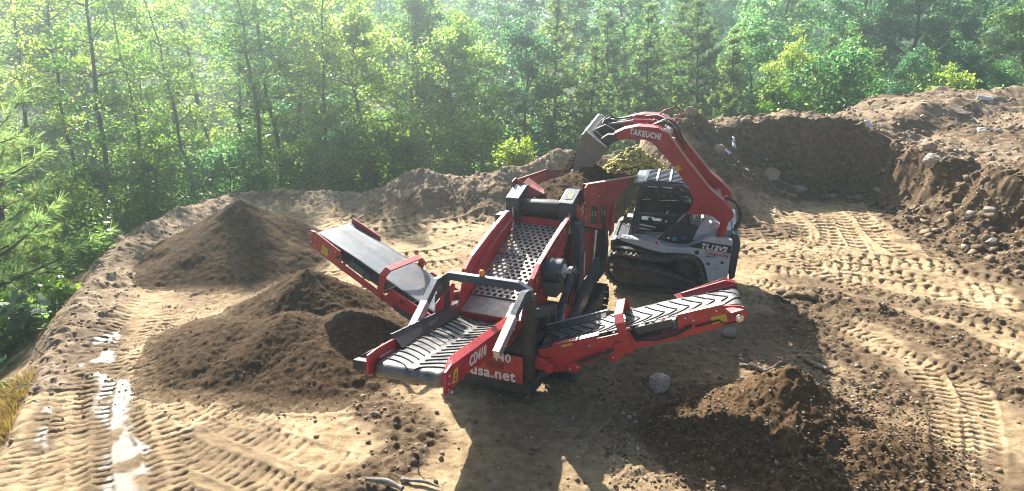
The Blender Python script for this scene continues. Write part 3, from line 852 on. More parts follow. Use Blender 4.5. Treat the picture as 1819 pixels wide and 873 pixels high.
# yellow mulch heap behind the loader
def m_mulch():
    m, nt, b = new_mat('yellow_mulch')
    g = nt.nodes.new('ShaderNodeNewGeometry')
    r = ramp(nt, g.outputs['Random Per Island'], [(0, (.10, .075, .016)), (.3, (.28, .225, .03)), (.7, (.44, .37, .05)), (.9, (.50, .43, .09)), (1, (.38, .42, .12))])
    nt.links.new(r.outputs[0], b.inputs['Base Color']); b.inputs['Roughness'].default_value = .7
    return m
M['mulch'] = m_mulch()
M['mulch_core'] = m_pile('dark_mulch_core', [(.3, (.03, .024, .012)), (.5, (.07, .05, .025)), (.7, (.14, .10, .045))])
# ================================================================== tracked screening machine
SC = thing('screening_machine', 'red and blue-grey tracked soil screener with perforated deck and three conveyors', 'screening machine', (-.48, 9.82, 0), Matrix.Rotation(R(-22.3), 3, 'Z'))

def add_bolts(o, mb):
    """bolt heads become faces of the plate they sit on"""
    me = o.data; bm = bmesh.new(); bm.from_mesh(me)
    vs = [bm.verts.new(v) for v in mb.v]
    for f in mb.f:
        q = bm.faces.new([vs[i] for i in f]); q.material_index = 1
    bm.to_mesh(me); bm.free(); me.materials.append(M['zinc'])

# --- chassis
b = MB()
for s in (-1, 1):
    b.beam((s * .72, .2, .74), (s * .72, 4.7, .74), .13, .22)
for y in (.9, 2.2, 3.5, 4.6):
    b.box((0, y, .74), (1.32, .12, .16))
for s in (-1, 1):
    b.beam((s * .90, 3.55, 1.22), (s * .90, 1.70, .46), .10, .30)
    b.beam((s * .88, 2.05, 1.62), (s * .88, .98, .82), .09, .13)
    b.box((s * .77, 2.60, 1.62), (.14, .26, 1.36))
    b.box((s * .66, 1.0, 1.02), (.10, .14, .50))
    b.beam((s * .82, .10, 1.50), (s * .82, 1.12, 1.20), .10, .15)
    b.beam((s * .84, 1.05, 1.22), (s * .84, 1.05, .72), .09, .09)
bb = MB()
for s in (-1, 1):
    bb.bolts([(s * .84, 2.53, z) for z in (1.1, 1.45, 1.8, 2.15)] + [(s * .84, 2.67, z) for z in (1.1, 1.45, 1.8, 2.15)], 0)
    bb.bolts([(s * .95, 1.9 + .35 * i, .56 + .142 * i) for i in range(5)], 0)
chassis = b.build('chassis', M['blue'], SC, .006, extra=(bb, M['zinc']))

# lower side panels with round emblem
for s in (-1, 1):
    b = MB(); b.prism([(1.84, 1.36), (.90, .86), (1.10, .70), (2.16, .66), (2.30, 1.0)], 0, s * .78, s * .83)
    p = b.build('side_panel', M['red'], SC, .005)
    if s > 0:
        b = MB()
        for a0, a1 in ((20, 160), (200, 340)):
            pts = [(.835, 1.55 + .10 * math.cos(R(a0 + (a1 - a0) * i / 10)), .93 + .13 * math.sin(R(a0 + (a1 - a0) * i / 10))) for i in range(11)]
            b.path(pts, .034, .006, (1, 0, 0))
        b.build('round_emblem', M['white'], p, 0)
        b = MB(); b.box((.835, 1.78, 1.16), (.006, .05, .11)); b.build('warning_sticker', M['yellow'], p, 0)

# crawler tracks
def crawler(x0, x1, y0, y1, r):
    cy, L = (y0 + y1) / 2, y1 - y0 - 2 * r
    per = 2 * L + 2 * math.pi * r; n = int(per / .145)
    b = MB()
    for i in range(n):
        s = per * i / n
        if s < L: p, a = (y0 + r + s, 0.02), 0
        elif s < L + math.pi * r:
            t = (s - L) / r; p, a = (y1 - r + r * math.sin(t), r - r * math.cos(t)), t
        elif s < 2 * L + math.pi * r: p, a = (y1 - r - (s - L - math.pi * r), 2 * r), math.pi
        else:
            t = (s - 2 * L - math.pi * r) / r; p, a = (y0 + r - r * math.sin(t), r + r * math.cos(t)), math.pi + t
        m = Matrix.Rotation(a, 3, 'X')
        b.box(((x0 + x1) / 2, p[0], p[1] + .02), (x1 - x0, .125, .035), m)
        b.box(((x0 + x1) / 2, p[0], p[1] + .02) + m @ Vector((0, .03, -.028)) if False else tuple(Vector(((x0 + x1) / 2, p[0], p[1] + .02)) + m @ Vector((0, .04, -.03))), (x1 - x0, .02, .04), m)
    return b
for s in (-1, 1):
    xa, xb = sorted((s * .64, s * 1.0))
    b = MB(); xm = (xa + xb) / 2
    b.box((xm, 2.5, .30), (.20, 2.6, .22))
    for y in (1.1, 3.9): b.cyl((xm - .09, y, .30), (xm + .09, y, .30), .24, 24)
    for y in (1.6, 2.05, 2.5, 2.95, 3.4): b.cyl((xm - .09, y, .16), (xm + .09, y, .16), .10, 16)
    t = b.build('track', M['dark'], SC, .006)
    crawler(xa, xb, .82, 4.18, .28).build('track_shoes', M['dark'], t, .004)
# support foot
b = MB(); b.beam((1.14, 1.30, .78), (1.17, 1.02, .10), .10, .20); b.box((1.17, 1.02, .06), (.26, .34, .05))
b.build('support_foot', M['blue'], SC, .006)

# --- engine box at the front with lettering
b = MB()
b.prism([(-.80, .20), (.88, .20), (.88, .40), (-.80, .40)], 1, -.10, .62)
b.add([(.88, -.10, .20), (.88, .62, .20), (1.02, .75, .34), (.88, -.10, .40), (.88, .62, .46)], [(0, 1, 2), (0, 2, 3), (3, 2, 4), (2, 1, 4), (0, 3, 4, 1)])
b.box((.05, .30, .66), (1.44, .66, .48))
eng = b.build('engine_box', M['dark'], SC, .006)
b = MB(); b.box((0, -.115, .625), (1.50, .03, .45)); ep = b.build('front_panel', M['red'], eng, .004)
b = MB()
for i in range(4):
    for x0 in (-.28, .12):
        b.box((x0 + .17, -.133, .60 + .035 * i), (.30, .006, .013))
b.build('louvre', M['dark'], ep, 0)
text('lettering', '440', .19, M['white'], ep, frame((.40, -.1335, .79), (1, 0, 0), (0, -1, 0)), offset=.005, space=1.1)
text('lettering', 'usa.net', .25, M['white'], ep, frame((.24, -.1335, .49), (1, 0, 0), (0, -1, 0)), offset=.006, space=1.08)

# --- safety arch
b = MB()
for s in (-1, 1):
    b.beam((.80 if s > 0 else -.68, .04, .22), (.80 if s > 0 else -.68, .04, 1.84), .15, .17, (0, 1, 0))
b.build_each('post', M['dark'], SC, .006)
b = MB()
b.path([(-.70, .0, 1.73), (-.68, -.01, 1.86), (-.50, -.02, 1.985), (.62, -.02, 1.985), (.80, -.01, 1.90), (.82, .0, 1.77)], .13, .10, (0, 1, 0))
for s in (-1, 1):
    k = .79 if s > 0 else .67
    b.path([(s * k, -.06, 1.90), (s * k, -.22, 1.92), (s * (k - .02), -.66, 1.67), (s * (k - .03), -1.14, 1.40)], .12, .10, (1, 0, 0))
arch_b = b
b = MB()
for s in (-1, 1):
    k = .775 if s > 0 else .655
    b.path([(s * k, -.58, 1.712), (s * (k - .015), -1.145, 1.397)], .127, .107, (1, 0, 0))
sleeve_b = b
b = MB()
for s in (-1, 1):
    k = .845 if s > 0 else .725
    b.bolts([(s * k, -.55, 1.70), (s * k, -.72, 1.60), (s * (k - .015), -1.0, 1.46)], 0, .016)
arch = arch_b.build('safety_arch', M['blue'], SC, .008, extra=(b, M['zinc']))
sleeve_b.build_each('arch_sleeve', M['zinc'], arch, .004)
b = MB(); b.cyl((.03, -.02, 2.035), (.03, -.02, 2.06), .045, 20)
bc = b.build('beacon', M['dark'], SC, .003)
b = MB(); b.tube([(.03, -.02, 2.06), (.03, -.02, 2.12), (.03, -.02, 2.142), (.03, -.02, 2.148)], [.042, .041, .033, .012], 20)
b.build('lens', M['amber'], bc, 0, True)

# --- conveyors
def conveyor(name, base, head, width, label=None, cleats='v', side_h=.20, skirt=None, cross=None, lift_plate=True, plain_from=0., motor_side=None, sticker_side=-1, gap=None, bend=0.):
    """base/head: (x, y, z) of the belt's centreline in the machine's frame"""
    B, H = Vector(base), Vector(head)
    ax = (H - B); L = ax.length; ax.normalize()
    lat = Vector((ax.y, -ax.x, 0)).normalized()          # right hand looking along the belt
    nrm = lat.cross(ax)
    fr = Matrix((ax, lat, nrm)).transposed().to_4x4(); fr.translation = B
    P = lambda s, t, n: fr @ Vector((s, t, n))
    root = bpy.data.objects.new(name, bpy.data.meshes.new(name)); 
    w2 = width / 2
    # frame with two side plates
    b = MB()
    def plate(outline, t0, t1):
        n = len(outline)
        b.add([P(s, t0, z) for s, z in outline] + [P(s, t1, z) for s, z in outline],
              [tuple(range(n))[::-1], tuple(range(n, 2 * n))] + [(i, (i + 1) % n, (i + 1) % n + n, i + n) for i in range(n)])
    for s in (-1, 1):
        for o in side_h(s, L): plate(o, s * (w2 + .045), s * (w2 + .075))
    for k in range(int((L - .55) / .55) + 1):
        b.beam(P(.25 + .55 * k, -w2 - .05, -.20), P(.25 + .55 * k, w2 + .05, -.20), .05, .05)
    fo = b.build(name, M['red'], SC, .005)
    # belt: top run, turn round the head drum, return run
    r = .105; prof = [(0, -.0)] + [(L * i / 24, 0) for i in range(1, 25)]
    prof = [(s, 0.) for s, _ in prof] + [(L + r * math.sin(a), -r + r * math.cos(a)) for a in np.linspace(.2, math.pi, 10)] + [(L * (1 - i / 6), -2 * r) for i in range(1, 7)]
    cross_n = 10; vs = []; fs = []; uvs = []
    for i, (s, n) in enumerate(prof):
        tr = .045 * min(1, max(0, (L - s) / 1.0)) if i < 25 else 0
        for j in range(cross_n + 1):
            u = j / cross_n * 2 - 1
            vs.append(P(s, u * w2, n + tr * max(0, abs(u) - .35) / .65)); uvs.append((i / 40, j / cross_n))
    for i in range(len(prof) - 1):
        for j in range(cross_n):
            fs.append((i * (cross_n + 1) + j, i * (cross_n + 1) + j + 1, (i + 1) * (cross_n + 1) + j + 1, (i + 1) * (cross_n + 1) + j))
    me = bpy.data.meshes.new('belt'); me.from_pydata([tuple(v) for v in vs], [], fs)
    uvl = me.uv_layers.new(name='UVMap')
    for lp in me.loops: uvl.data[lp.index].uv = uvs[lp.vertex_index]
    me.materials.append(M['belt'] if cleats else M['belt_worn'])
    me.polygons.foreach_set('use_smooth', [True] * len(me.polygons))
    belt = link('belt', me, fo)
    so = belt.modifiers.new('thickness', 'SOLIDIFY'); so.thickness = .012; so.offset = -1
    if cleats:
        b = MB(); pitch = .19 if cleats == 'v' else .17
        k = 0; s0 = .08
        def surf(s, u):
            if s <= L: return P(s, u * w2, .045 * min(1, max(0, (L - s) / 1.0)) * max(0, abs(u) - .35) / .65 + .004)
            a = (s - L) / r
            return P(L + (r + .004) * math.sin(a), u * w2, -r + (r + .004) * math.cos(a))
        while s0 + pitch * k < L + .14:
            s = s0 + pitch * k; k += 1
            for sg in (-1, 1):
                if cleats == 'v':
                    pts = [surf(s - .30 * u + .0, sg * (.04 + .86 * u)) for u in np.linspace(0, 1, 9) if s - .30 * u > 0.02]
                else:
                    pts = [surf(s + .0 - .17 * (1 - (1 - u) ** 2.2), sg * (.10 + .80 * u)) for u in np.linspace(0, 1, 9) if s - .17 > 0.02]
                if len(pts) > 2: b.path(pts, .017, .024, nrm)
        b.build('cleat_pattern', M['cleat'], fo, 0)
    b = MB(); b.cyl(P(L, -w2 - .03, -r), P(L, w2 + .03, -r), r - .012, 24)
    b.cyl(P(.05, -w2 - .03, -r), P(.05, w2 + .03, -r), r - .012, 16)
    b.build_each('drum', M['black'], fo, .004)
    b = MB()
    k = .5
    while k < L - .3:
        b.cyl(P(k, -w2, -.06), P(k, w2, -.06), .035, 10); k += .6
    b.build_each('idler_roller', M['dark'], fo, 0)
    return fo, P, L, w2, nrm

# discharge conveyor towards the front
def sh_front(s, L):
    if s > 0:   # viewer's left plate
        return [[(.15, -.24), (L - .45, -.10), (L + .05, -.16), (L + .20, -.15), (L + .22, .12), (L - .02, .15), (L - .42, .16), (.15, .10)]]
    return [[(.0, -.30), (L - .55, -.15), (L + .14, -.23), (L + .22, -.22), (L + .22, .06), (L + .06, .11), (.6, .13), (.0, .24)]]
fc, P, L, w2, nm = conveyor('discharge_conveyor', (-.12, .62, 1.08), (.08, -2.22, 1.61), .94, cleats='c', side_h=sh_front)
# local side +1 is the machine's left here (looking along the belt, right hand = -x)
b = MB()
b.slab([P(.05, -w2 - .06, .235), P(.6, -w2 - .085, .10), P(.6, -w2 + .02, .035), P(.05, -w2 + .02, .05)], .012)
b.slab([P(.55, -w2 - .085, .125), P(L + .02, -w2 - .085, .105), P(L - .08, -w2 + .015, .165), P(.55, -w2 + .015, .185)], .012)
b.slab([P(L + .03, -w2 - .085, .10), P(L + .20, -w2 - .07, .05), P(L + .04, -w2 + .015, .06), P(L - .07, -w2 + .015, .16)], .012)
b.slab([P(L - .62, w2 + .075, .07), P(L - .35, w2 + .16, .11), P(L - .10, w2 + .14, .08), P(L - .05, w2 + .02, .0), P(L - .55, w2 + .02, .01)][::-1], .012)
b.build_each('side_flare', M['red'], fc, .004)
b = MB()
b.slab([P(.25, w2 + .05, .20), P(L - .50, w2 + .09, .20), P(L - .50, w2 - .07, .035), P(.25, w2 - .06, .06)], .012)
b.build('rubber_skirt', M['black'], fc, .003)
b = MB(); b.path([P(.2, w2 + .065, .19), P(L - .50, w2 + .105, .19)], .03, .05, nm)
b.bolts([tuple(P(.35 + .22 * i, w2 + .085, .222)) for i in range(9)], 2, .012, .006)
b.build('skirt_clamp', M['blue'], fc, .004)
b = MB(); b.slab([P(.42, w2 + .12, .0), P(1.02, w2 + .13, .06), P(.98, w2 + .10, .36), P(.50, w2 + .06, .60), P(.36, w2 + .06, .56)], .02)
b.build('guard_plate', M['red'], fc, .005)
b = MB(); b.path([P(L + .02, w2 + .10, -.08), P(L + .02, w2 + .34, -.08)], .13, .13, nm)
mt = b.build('drive_motor', M['dark'], fc, .01)
b = MB(); b.tube([P(L - .05, w2 + .30, -.01), P(L - .3, w2 + .26, .02), P(L - .8, w2 + .16, -.02)], .016, 8); b.build('hose', M['hose'], mt, 0, True)
for sg in (-1, 1):
    b = MB(); b.box((0, 0, 0), (.02, .16, .22)); 
bk = MB()
bk.bolts([tuple(P(L + .14, -w2 - .085, z)) for z in (-.18, -.10, .0)] + [tuple(P(L + .02, -w2 - .085, z)) for z in (-.24, -.12)] + [tuple(P(.25, -w2 - .085, z)) for z in (-.25, -.1, .05)] + [tuple(P(.45, -w2 - .085, z)) for z in (-.2, .0)], 0, .017)
add_bolts(fc, bk)
rt = (P(0, 0, 0) - P(1, 0, 0)).normalized()                          # along the writing, seen from the right-hand side
outn = (P(0, -1, 0) - P(0, 0, 0)).normalized()
text('lettering', 'CD410', .205, M['white'], fc, frame(P(2.02, -w2 - .0775, -.03), rt, outn), offset=.007, squeeze=.92, space=1.2)
b = MB(); b.slab([P(L - .02, -w2 - .078, -.16), P(L - .16, -w2 - .078, -.15), P(L - .16, -w2 - .078, .03), P(L - .02, -w2 - .078, .02)], .003)
st = b.build('warning_sticker', M['yellow'], fc, 0)
b = MB()
for z0 in (-.07, -.13):
    b.add([tuple(P(L - .06, -w2 - .0825, z0)), tuple(P(L - .12, -w2 - .0825, z0 + .005)), tuple(P(L - .09, -w2 - .0825, z0 + .065))], [(0, 1, 2)])
b.build('sticker_print', M['yellow_print'], st, 0)

# side conveyor to the left, smooth belt
def sh_left(s, L):
    if s > 0:   # far plate (right hand of outward travel)
        return [[(.0, -.30), (L - .3, -.26), (L + .06, -.24), (L + .05, .10), (L - .75, .09), (L - .80, -.05), (1.2, -.06), (1.1, .06), (.0, .06)]]
    return [[(.0, -.40), (1.2, -.36), (L - .8, -.34), (L + .05, -.30), (L + .14, -.24), (L + .14, .03), (L + .02, .06), (L - .72, .02), (L - .78, -.20), (1.28, -.24), (1.2, -.02), (.0, .02)]]
lc, P, L, w2, nm = conveyor('side_conveyor', (-1.05, 1.25, .76), (-4.10, 1.92, 1.80), .88, cleats=None, side_h=sh_left)
b = MB(); b.path([P(1.42, -w2 - .085, -.34), P(1.42, -w2 - .085, .16), P(1.42, -w2 + .02, .25), P(1.42, w2 - .02, .25), P(1.42, w2 + .085, .16), P(1.42, w2 + .085, -.20)], .03, .13, (P(1, 0, 0) - P(0, 0, 0)))
b.build('cross_hoop', M['red'], lc, .005)
b = MB(); b.slab([P(L - .42, -w2 - .078, -.26), P(L - .24, -w2 - .078, -.27), P(L - .24, -w2 - .078, -.10), P(L - .42, -w2 - .078, -.09)], .003)
b.build('warning_sticker', M['yellow'], lc, 0)
b = MB(); b.slab([P(1.75, -w2 - .03, -.20), P(2.35, -w2 - .03, -.19), P(2.25, -w2 + .0, -.06), P(1.80, -w2 + .0, -.09)], .02)
b.build('return_cover', M['blue'], lc, .004)
b = MB()
for s in (.1, .5, .9, 1.9, 2.6): b.cyl(P(s, -w2 - .10, -.12), P(s, -w2 - .02, -.12), .035, 10)
b.path([P(.1, -w2 - .10, -.30), P(1.0, -w2 - .10, -.30)], .05, .07, nm)
b.build_each('hinge_gear', M['dark'], lc, .003)
b = MB(); b.bolts([tuple(P(L + d, -w2 - .08, z)) for d, z in ((.08, -.2), (.08, -.1), (.08, 0), (-.04, -.22), (-.04, -.05), (-.3, -.05), (-.5, -.1), (-.62, -.04))], 1, .016)
add_bolts(lc, b)

# side conveyor to the right, V-cleated belt
def sh_right(s, L):
    if s < 0:   # far plate
        return [[(.0, -.2), (L - .3, -.2), (L + .10, -.20), (L + .10, .04), (L - .04, .12), (L - .72, .09), (L - .78, -.04), (.9, -.06), (.0, .02)]]
    return [[(.0, -.34), (.35, -.42), (1.0, -.30), (1.3, -.30), (2.0, -.30), (L - .1, -.26), (L + .13, -.24), (L + .13, -.04), (L + .04, .0), (L - .30, .08), (L - .80, .06), (L - .84, -.16), (1.5, -.20), (1.45, .0), (.95, .0), (.9, .04), (.0, .04)]]
rc, P, L, w2, nm = conveyor('side_conveyor', (.85, .52, .86), (3.62, .98, 1.90), .66, cleats='v', side_h=sh_right)
b = MB(); b.path([P(1.36, w2 + .085, -.34), P(1.36, w2 + .085, .16), P(1.36, w2 - .04, .25), P(1.36, -w2 + .04, .25), P(1.36, -w2 - .085, .16), P(1.36, -w2 - .085, -.20)], .03, .13, (P(1, 0, 0) - P(0, 0, 0)))
b.build('cross_hoop', M['red'], rc, .005)
b = MB()
b.slab([P(.25, w2 + .08, .045), P(1.0, w2 + .08, .045), P(1.0, w2 + .0, .065), P(.25, w2 + .0, .065)][::-1], .012)
b.slab([P(L - .80, w2 + .08, .065), P(L - .10, w2 + .10, .07), P(L - .16, w2 + .0, .085), P(L - .78, w2 + .0, .06)][::-1], .012)
b.slab([P(L - .02, w2 + .08, .0), P(L + .12, w2 + .20, -.02), P(L + .12, w2 + .20, -.10), P(L - .06, w2 + .20, -.03), P(L - .14, w2 + .08, .02)], .012)
b.slab([P(L - .85, -w2 - .09, .075), P(L - .04, -w2 - .14, .13), P(L + .10, -w2 - .12, .05), P(L + .08, -w2 - .02, .01), P(L - .80, -w2 - .01, .02)], .012)
b.build_each('side_flare', M['red'], rc, .004)
b = MB(); b.slab([P(.38, w2 + .076, -.005), P(.56, w2 + .076, -.005), P(.56, w2 + .076, .035), P(.38, w2 + .076, .035)][::-1], .004)
b.slab([P(L - .36, w2 + .076, -.19), P(L - .14, w2 + .076, -.19), P(L - .14, w2 + .076, -.08), P(L - .36, w2 + .076, -.08)][::-1], .004)
b.build_each('warning_sticker', M['yellow'], rc, 0)
b = MB(); b.cyl(P(L + .03, w2 + .08, -.12), P(L + .03, w2 + .26, -.12), .055, 16); b.cyl(P(L + .03, w2 + .25, -.12), P(L + .03, w2 + .29, -.12), .03, 12)
mt = b.build('drive_motor', M['steel'], rc, .004)
b = MB()
b.tube([P(1.5, w2 + .10, -.14), P(1.8, w2 + .13, -.20), P(2.1, w2 + .12, -.20), P(2.35, w2 + .10, -.13)], .022, 8)
b.tube([P(L + .0, w2 + .2, -.17), P(L - .18, w2 + .16, -.20), P(L - .26, w2 + .10, -.14), P(2.4, w2 + .10, -.16)], .014, 8)
b.build_each('hose', M['hose'], rc, 0, True)
b = MB(); b.slab([P(1.55, w2 + .03, -.10), P(2.1, w2 + .03, -.10), P(2.1, w2 + .03, .02), P(1.55, w2 + .03, .02)][::-1], .01)
b.slab([P(2.05, w2 + .07, -.14), P(L - .82, w2 + .07, -.12), P(L - .82, w2 + .05, .03), P(2.2, w2 + .05, .02)][::-1], .02)
b.build_each('belt_guard', M['navy'], rc, .004)
b = MB()
b.path([P(.55, w2 + .115, -.30), P(1.15, w2 + .115, -.22)], .045, .045, nm)
ram = b.build('lift_ram', M['dark'], rc, .004)
b = MB(); b.prism([(.36, -.40), (.40, -.30), (.48, -.27), (.56, -.30), (.58, -.38), (.52, -.43), (.42, -.44)], 1, w2 + .08, w2 + .13)
b2 = MB(); b2.v = [tuple(P(*v)) for v in b.v]; b2.f = b.f
b3 = MB(); b3.prism([(1.0, -.40), (1.08, -.26), (1.2, -.12), (1.32, -.14), (1.30, -.30), (1.16, -.42)], 1, w2 + .078, w2 + .11)
b2.add([P(*v) for v in b3.v], b3.f)
b2.build_each('ram_bracket', M['red'], ram, .005)
b = MB(); b.bolts([tuple(P(*q)) for q in ((.40, w2 + .13, -.36), (.53, w2 + .13, -.36), (1.1, w2 + .11, -.34), (1.0, w2 + .08, -.22), (.8, w2 + .08, -.08), (1.3, w2 + .08, -.24), (L - .7, w2 + .08, -.0), (L - .6, w2 + .08, -.06), (L - .25, w2 + .08, .0))], 1, .018, .012)
add_bolts(rc, b)
b = MB(); b.slab([P(.02, -w2 - .05, .10), P(1.05, -w2 - .05, .09), P(1.05, -w2 + .06, .03), P(.02, -w2 + .06, .04)], .012)
b.build('rubber_skirt', M['black'], rc, .003)
b = MB(); b.path([P(.02, -w2 - .06, .10), P(1.08, -w2 - .06, .09)], .03, .05, nm)
b.build('skirt_clamp', M['zinc'], rc, .004)
b = MB(); b.cyl(P(.1, w2 + .03, -.26), P(.1, w2 + .17, -.26), .085, 20); b.box(tuple(P(.0, w2 + .07, -.18)), (.25, .12, .20))
b.build('pivot_bracket', M['red'], rc, .005)

# --- screen box
DK0, DK1 = Vector((0, .74, 1.40)), Vector((0, 2.78, 2.09))           # lower and upper end of the deck
da = (DK1 - DK0).normalized(); DL = (DK1 - DK0).length; dn = Vector((1, 0, 0)).cross(da)
D = lambda x, s, n=0.: DK0 + Vector((x, 0, 0)) + da * s + dn * n
SIDE = [(.28, 1.26), (.47, 1.64), (.62, 1.83), (.93, 1.99), (1.68, 2.20), (2.50, 2.38), (2.66, 2.24), (2.56, 1.92), (2.2, 1.74), (1.75, 1.62), (1.60, 1.30), (1.38, 1.08), (.98, 1.04), (.5, 1.1)]
b = MB()
for s in (-1, 1): b.prism(SIDE, 0, s * .545, s * .575)
for s in (-1, 1):
    b.path([(s * .60, .50, 1.67), (s * .60, .64, 1.85), (s * .60, .93, 2.005), (s * .60, 1.68, 2.215), (s * .60, 2.50, 2.395)], .012, .07, (1, 0, 0))
    b.prism([(.75, 1.45), (1.15, 1.55), (1.25, 1.30), (.85, 1.22)], 0, s * .575, s * .64)
    b.prism([(1.75, 1.90), (2.15, 2.02), (2.20, 1.80), (1.85, 1.72)], 0, s * .575, s * .62)
b.box((0, .32, 1.16), (1.09, .03, .18))
box_ = b.build('screen_box', M['red'], SC, .005)
b = MB()
for s in (-1, 1):
    b.bolts([(s * .58, .75 + .22 * i, 1.80 + .058 * i) for i in range(9)], 0, .017, .014)
    b.bolts([(s * .58, .55 + .05 * i, 1.62 - .12 * i) for i in range(4)], 0, .017, .014)
    b.bolts([(s * .58, 1.45 + .08 * i, 1.25 + .11 * i) for i in range(4)], 0, .017, .014)
add_bolts(box_, b)
b = MB()
for q in ((.64, 1.30), (2.15, 2.18), (.75, 1.72)):
    b.box((.579, q[0] + .18, q[1]), (.006, .035, .10))
b.build_each('warning_sticker', M['yellow'], box_, 0)
for s in (-1, 1):
    b = MB(); b.path([(s * .525, .82, 1.72), (s * .525, 1.68, 2.06), (s * .525, 2.52, 2.27)], .035, .11, (1, 0, 0))
    b.build('edge_strip', M['blue'] if s > 0 else M['red'], box_, .005)
# perforated plate with real holes
def perforated():
    pit = .112; px = pit * .866 * 2 / math.sqrt(3)                   # column pitch
    vs, fs = [], []
    rad = .0385; n = 12
    cols_n = 9; W = 1.03; cw = W / cols_n; rh = DL / 23
    for r in range(23):
        off = .5 if r % 2 else 0
        for c in range(cols_n + (1 if off else 0)):
            x0 = -W / 2 + (c - off) * cw; x1 = x0 + cw
            x0c, x1c = max(x0, -W / 2), min(x1, W / 2)
            s0, s1 = r * rh, (r + 1) * rh
            cx, cs = (x0 + x1) / 2, (s0 + s1) / 2
            full = x0c == x0 and x1c == x1 or (x1c - x0c) > .9 * cw
            k = len(vs)
            if not full:
                vs += [D(x0c, s0), D(x1c, s0), D(x1c, s1), D(x0c, s1)]; fs.append((k, k + 1, k + 2, k + 3)); continue
            outer = []
            for i in range(n):
                a = 2 * math.pi * (i + .5) / n
                dx, ds = math.cos(a), math.sin(a)
                m = max(abs(dx) / (cw / 2), abs(ds) / (rh / 2))
                outer.append(D(cx + dx / m, cs + ds / m))
            corners = [(1, 1), (-1, 1), (-1, -1), (1, -1)]
            inner = [D(cx + rad * math.cos(2 * math.pi * (i + .5) / n), cs + rad * math.sin(2 * math.pi * (i + .5) / n)) for i in range(n)]
            vs += outer + inner
            for i in range(n):
                j = (i + 1) % n
                a0, a1 = 2 * math.pi * (i + .5) / n, 2 * math.pi * (i + 1.5) / n
                cor = None
                for sx, ss in corners:
                    ac = math.atan2(ss * rh / 2, sx * cw / 2) % (2 * math.pi)
                    if a0 < ac < a1 or a0 < ac + 2 * math.pi < a1: cor = D(cx + sx * cw / 2, cs + ss * rh / 2)
                if cor is None: fs.append((k + i, k + j, k + n + j, k + n + i))
                else:
                    vs.append(cor); fs.append((k + i, len(vs) - 1, k + j, k + n + j, k + n + i))
    me = bpy.data.meshes.new('perforated_deck'); me.from_pydata([tuple(v) for v in vs], [], fs)
    bm = bmesh.new(); bm.from_mesh(me); bmesh.ops.remove_doubles(bm, verts=bm.verts, dist=.0008); bmesh.ops.recalc_face_normals(bm, faces=bm.faces); bm.to_mesh(me); bm.free()
    me.materials.append(M['plate'])
    o = link('perforated_deck', me, box_)
    so = o.modifiers.new('thickness', 'SOLIDIFY'); so.thickness = .014; so.offset = 0
    return o
deck = perforated()
b = MB()
b.slab([D(-.53, DL * .52, .012), D(.53, DL * .52, .012), D(.53, DL * .535, .012), D(-.53, DL * .535, .012)], .006)
b.build('deck_seam', M['dark'], deck, 0)
b = MB(); b.slab([D(-.53, .1, -.28), D(.53, .1, -.28), D(.53, DL, -.28), D(-.53, DL, -.28)], .02)
b.build('dark_lower_deck', M['dark'], box_, 0)  # plain dark plate stands in for the darkness beneath the holes
b = MB(); b.slab([(-.53, .34, 1.25), (.53, .34, 1.25), (.53, .73, 1.375), (-.53, .73, 1.375)], .015)
b.build('chute_plate', M['plate'], box_, .003)
# vibrator drive
b = MB(); b.cyl((.60, 1.32, 1.80), (.90, 1.32, 1.80), .20, 32); b.box((.74, 1.28, 1.52), (.26, .40, .24))
vd = b.build('vibrator_drive', M['blue'], box_, .010)
b = MB(); b.cyl((.90, 1.32, 1.80), (.935, 1.32, 1.80), .12, 24); b.cyl((.93, 1.32, 1.80), (1.04, 1.32, 1.80), .05, 16); b.box((1.03, 1.32, 1.85), (.06, .09, .06)); b.box((.99, 1.40, 1.81), (.04, .12, .03))
b.build('hydraulic_motor', M['zinc'], vd, .006)
b = MB()
b.tube([(1.05, 1.30, 1.84), (1.14, 1.26, 1.80), (1.12, 1.28, 1.62), (1.02, 1.35, 1.40), (.95, 1.5, 1.15), (.9, 1.9, .9)], .018, 8)
b.tube([(1.05, 1.35, 1.84), (1.16, 1.40, 1.76), (1.13, 1.42, 1.55), (1.02, 1.5, 1.3), (.95, 1.7, 1.05)], .018, 8)
b.build_each('hose', M['hose'], vd, 0, True)

# --- feeder drum and housings
b = MB(); b.cyl((-.44, 2.90, 2.40), (.36, 2.90, 2.40), .155, 40); 
b.slab([(-.44, 2.90, 2.554), (.44, 2.90, 2.554), (.44, 5.7, 2.05), (-.44, 5.7, 2.05)], .02)
fd = b.build('feeder_belt', M['black'], SC, .004, True)
b = MB()
for s in (-1, 1):
    b.prism([(2.70, 2.16), (3.25, 2.20), (3.25, 2.74), (3.12, 2.76), (2.66, 2.60), (2.66, 2.40)], 0, -.70 if s < 0 else .35, -.44 if s < 0 else .62)
fh = b.build_each('drum_housing', M['blue'], SC, .010)[1]
b = MB(); b.slab([(.42, 2.78, 2.648), (.56, 2.78, 2.648), (.56, 3.0, 2.724), (.42, 3.0, 2.724)], .004); b.build('sticker', M['dark'], fh, 0)
b = MB(); b.slab([(.46, 2.83, 2.668), (.52, 2.83, 2.668), (.52, 2.95, 2.709), (.46, 2.95, 2.709)], .002); b.build('warning_sticker', M['yellow'], fh, 0)
b = MB(); b.box((-.04, 2.80, 2.16), (.82, .03, .13)); b.build('drip_plate', M['red'], SC, .004)
b = MB()
for s in (-1, 1): b.box((s * .53, 2.95, 1.98), (.14, .42, .44))
b.box((0, 3.02, 2.06), (.92, .30, .22)); b.box((0, 2.93, 1.92), (.98, .05, .16))
b.build('feeder_frame', M['dark'], SC, .006)
b = MB()
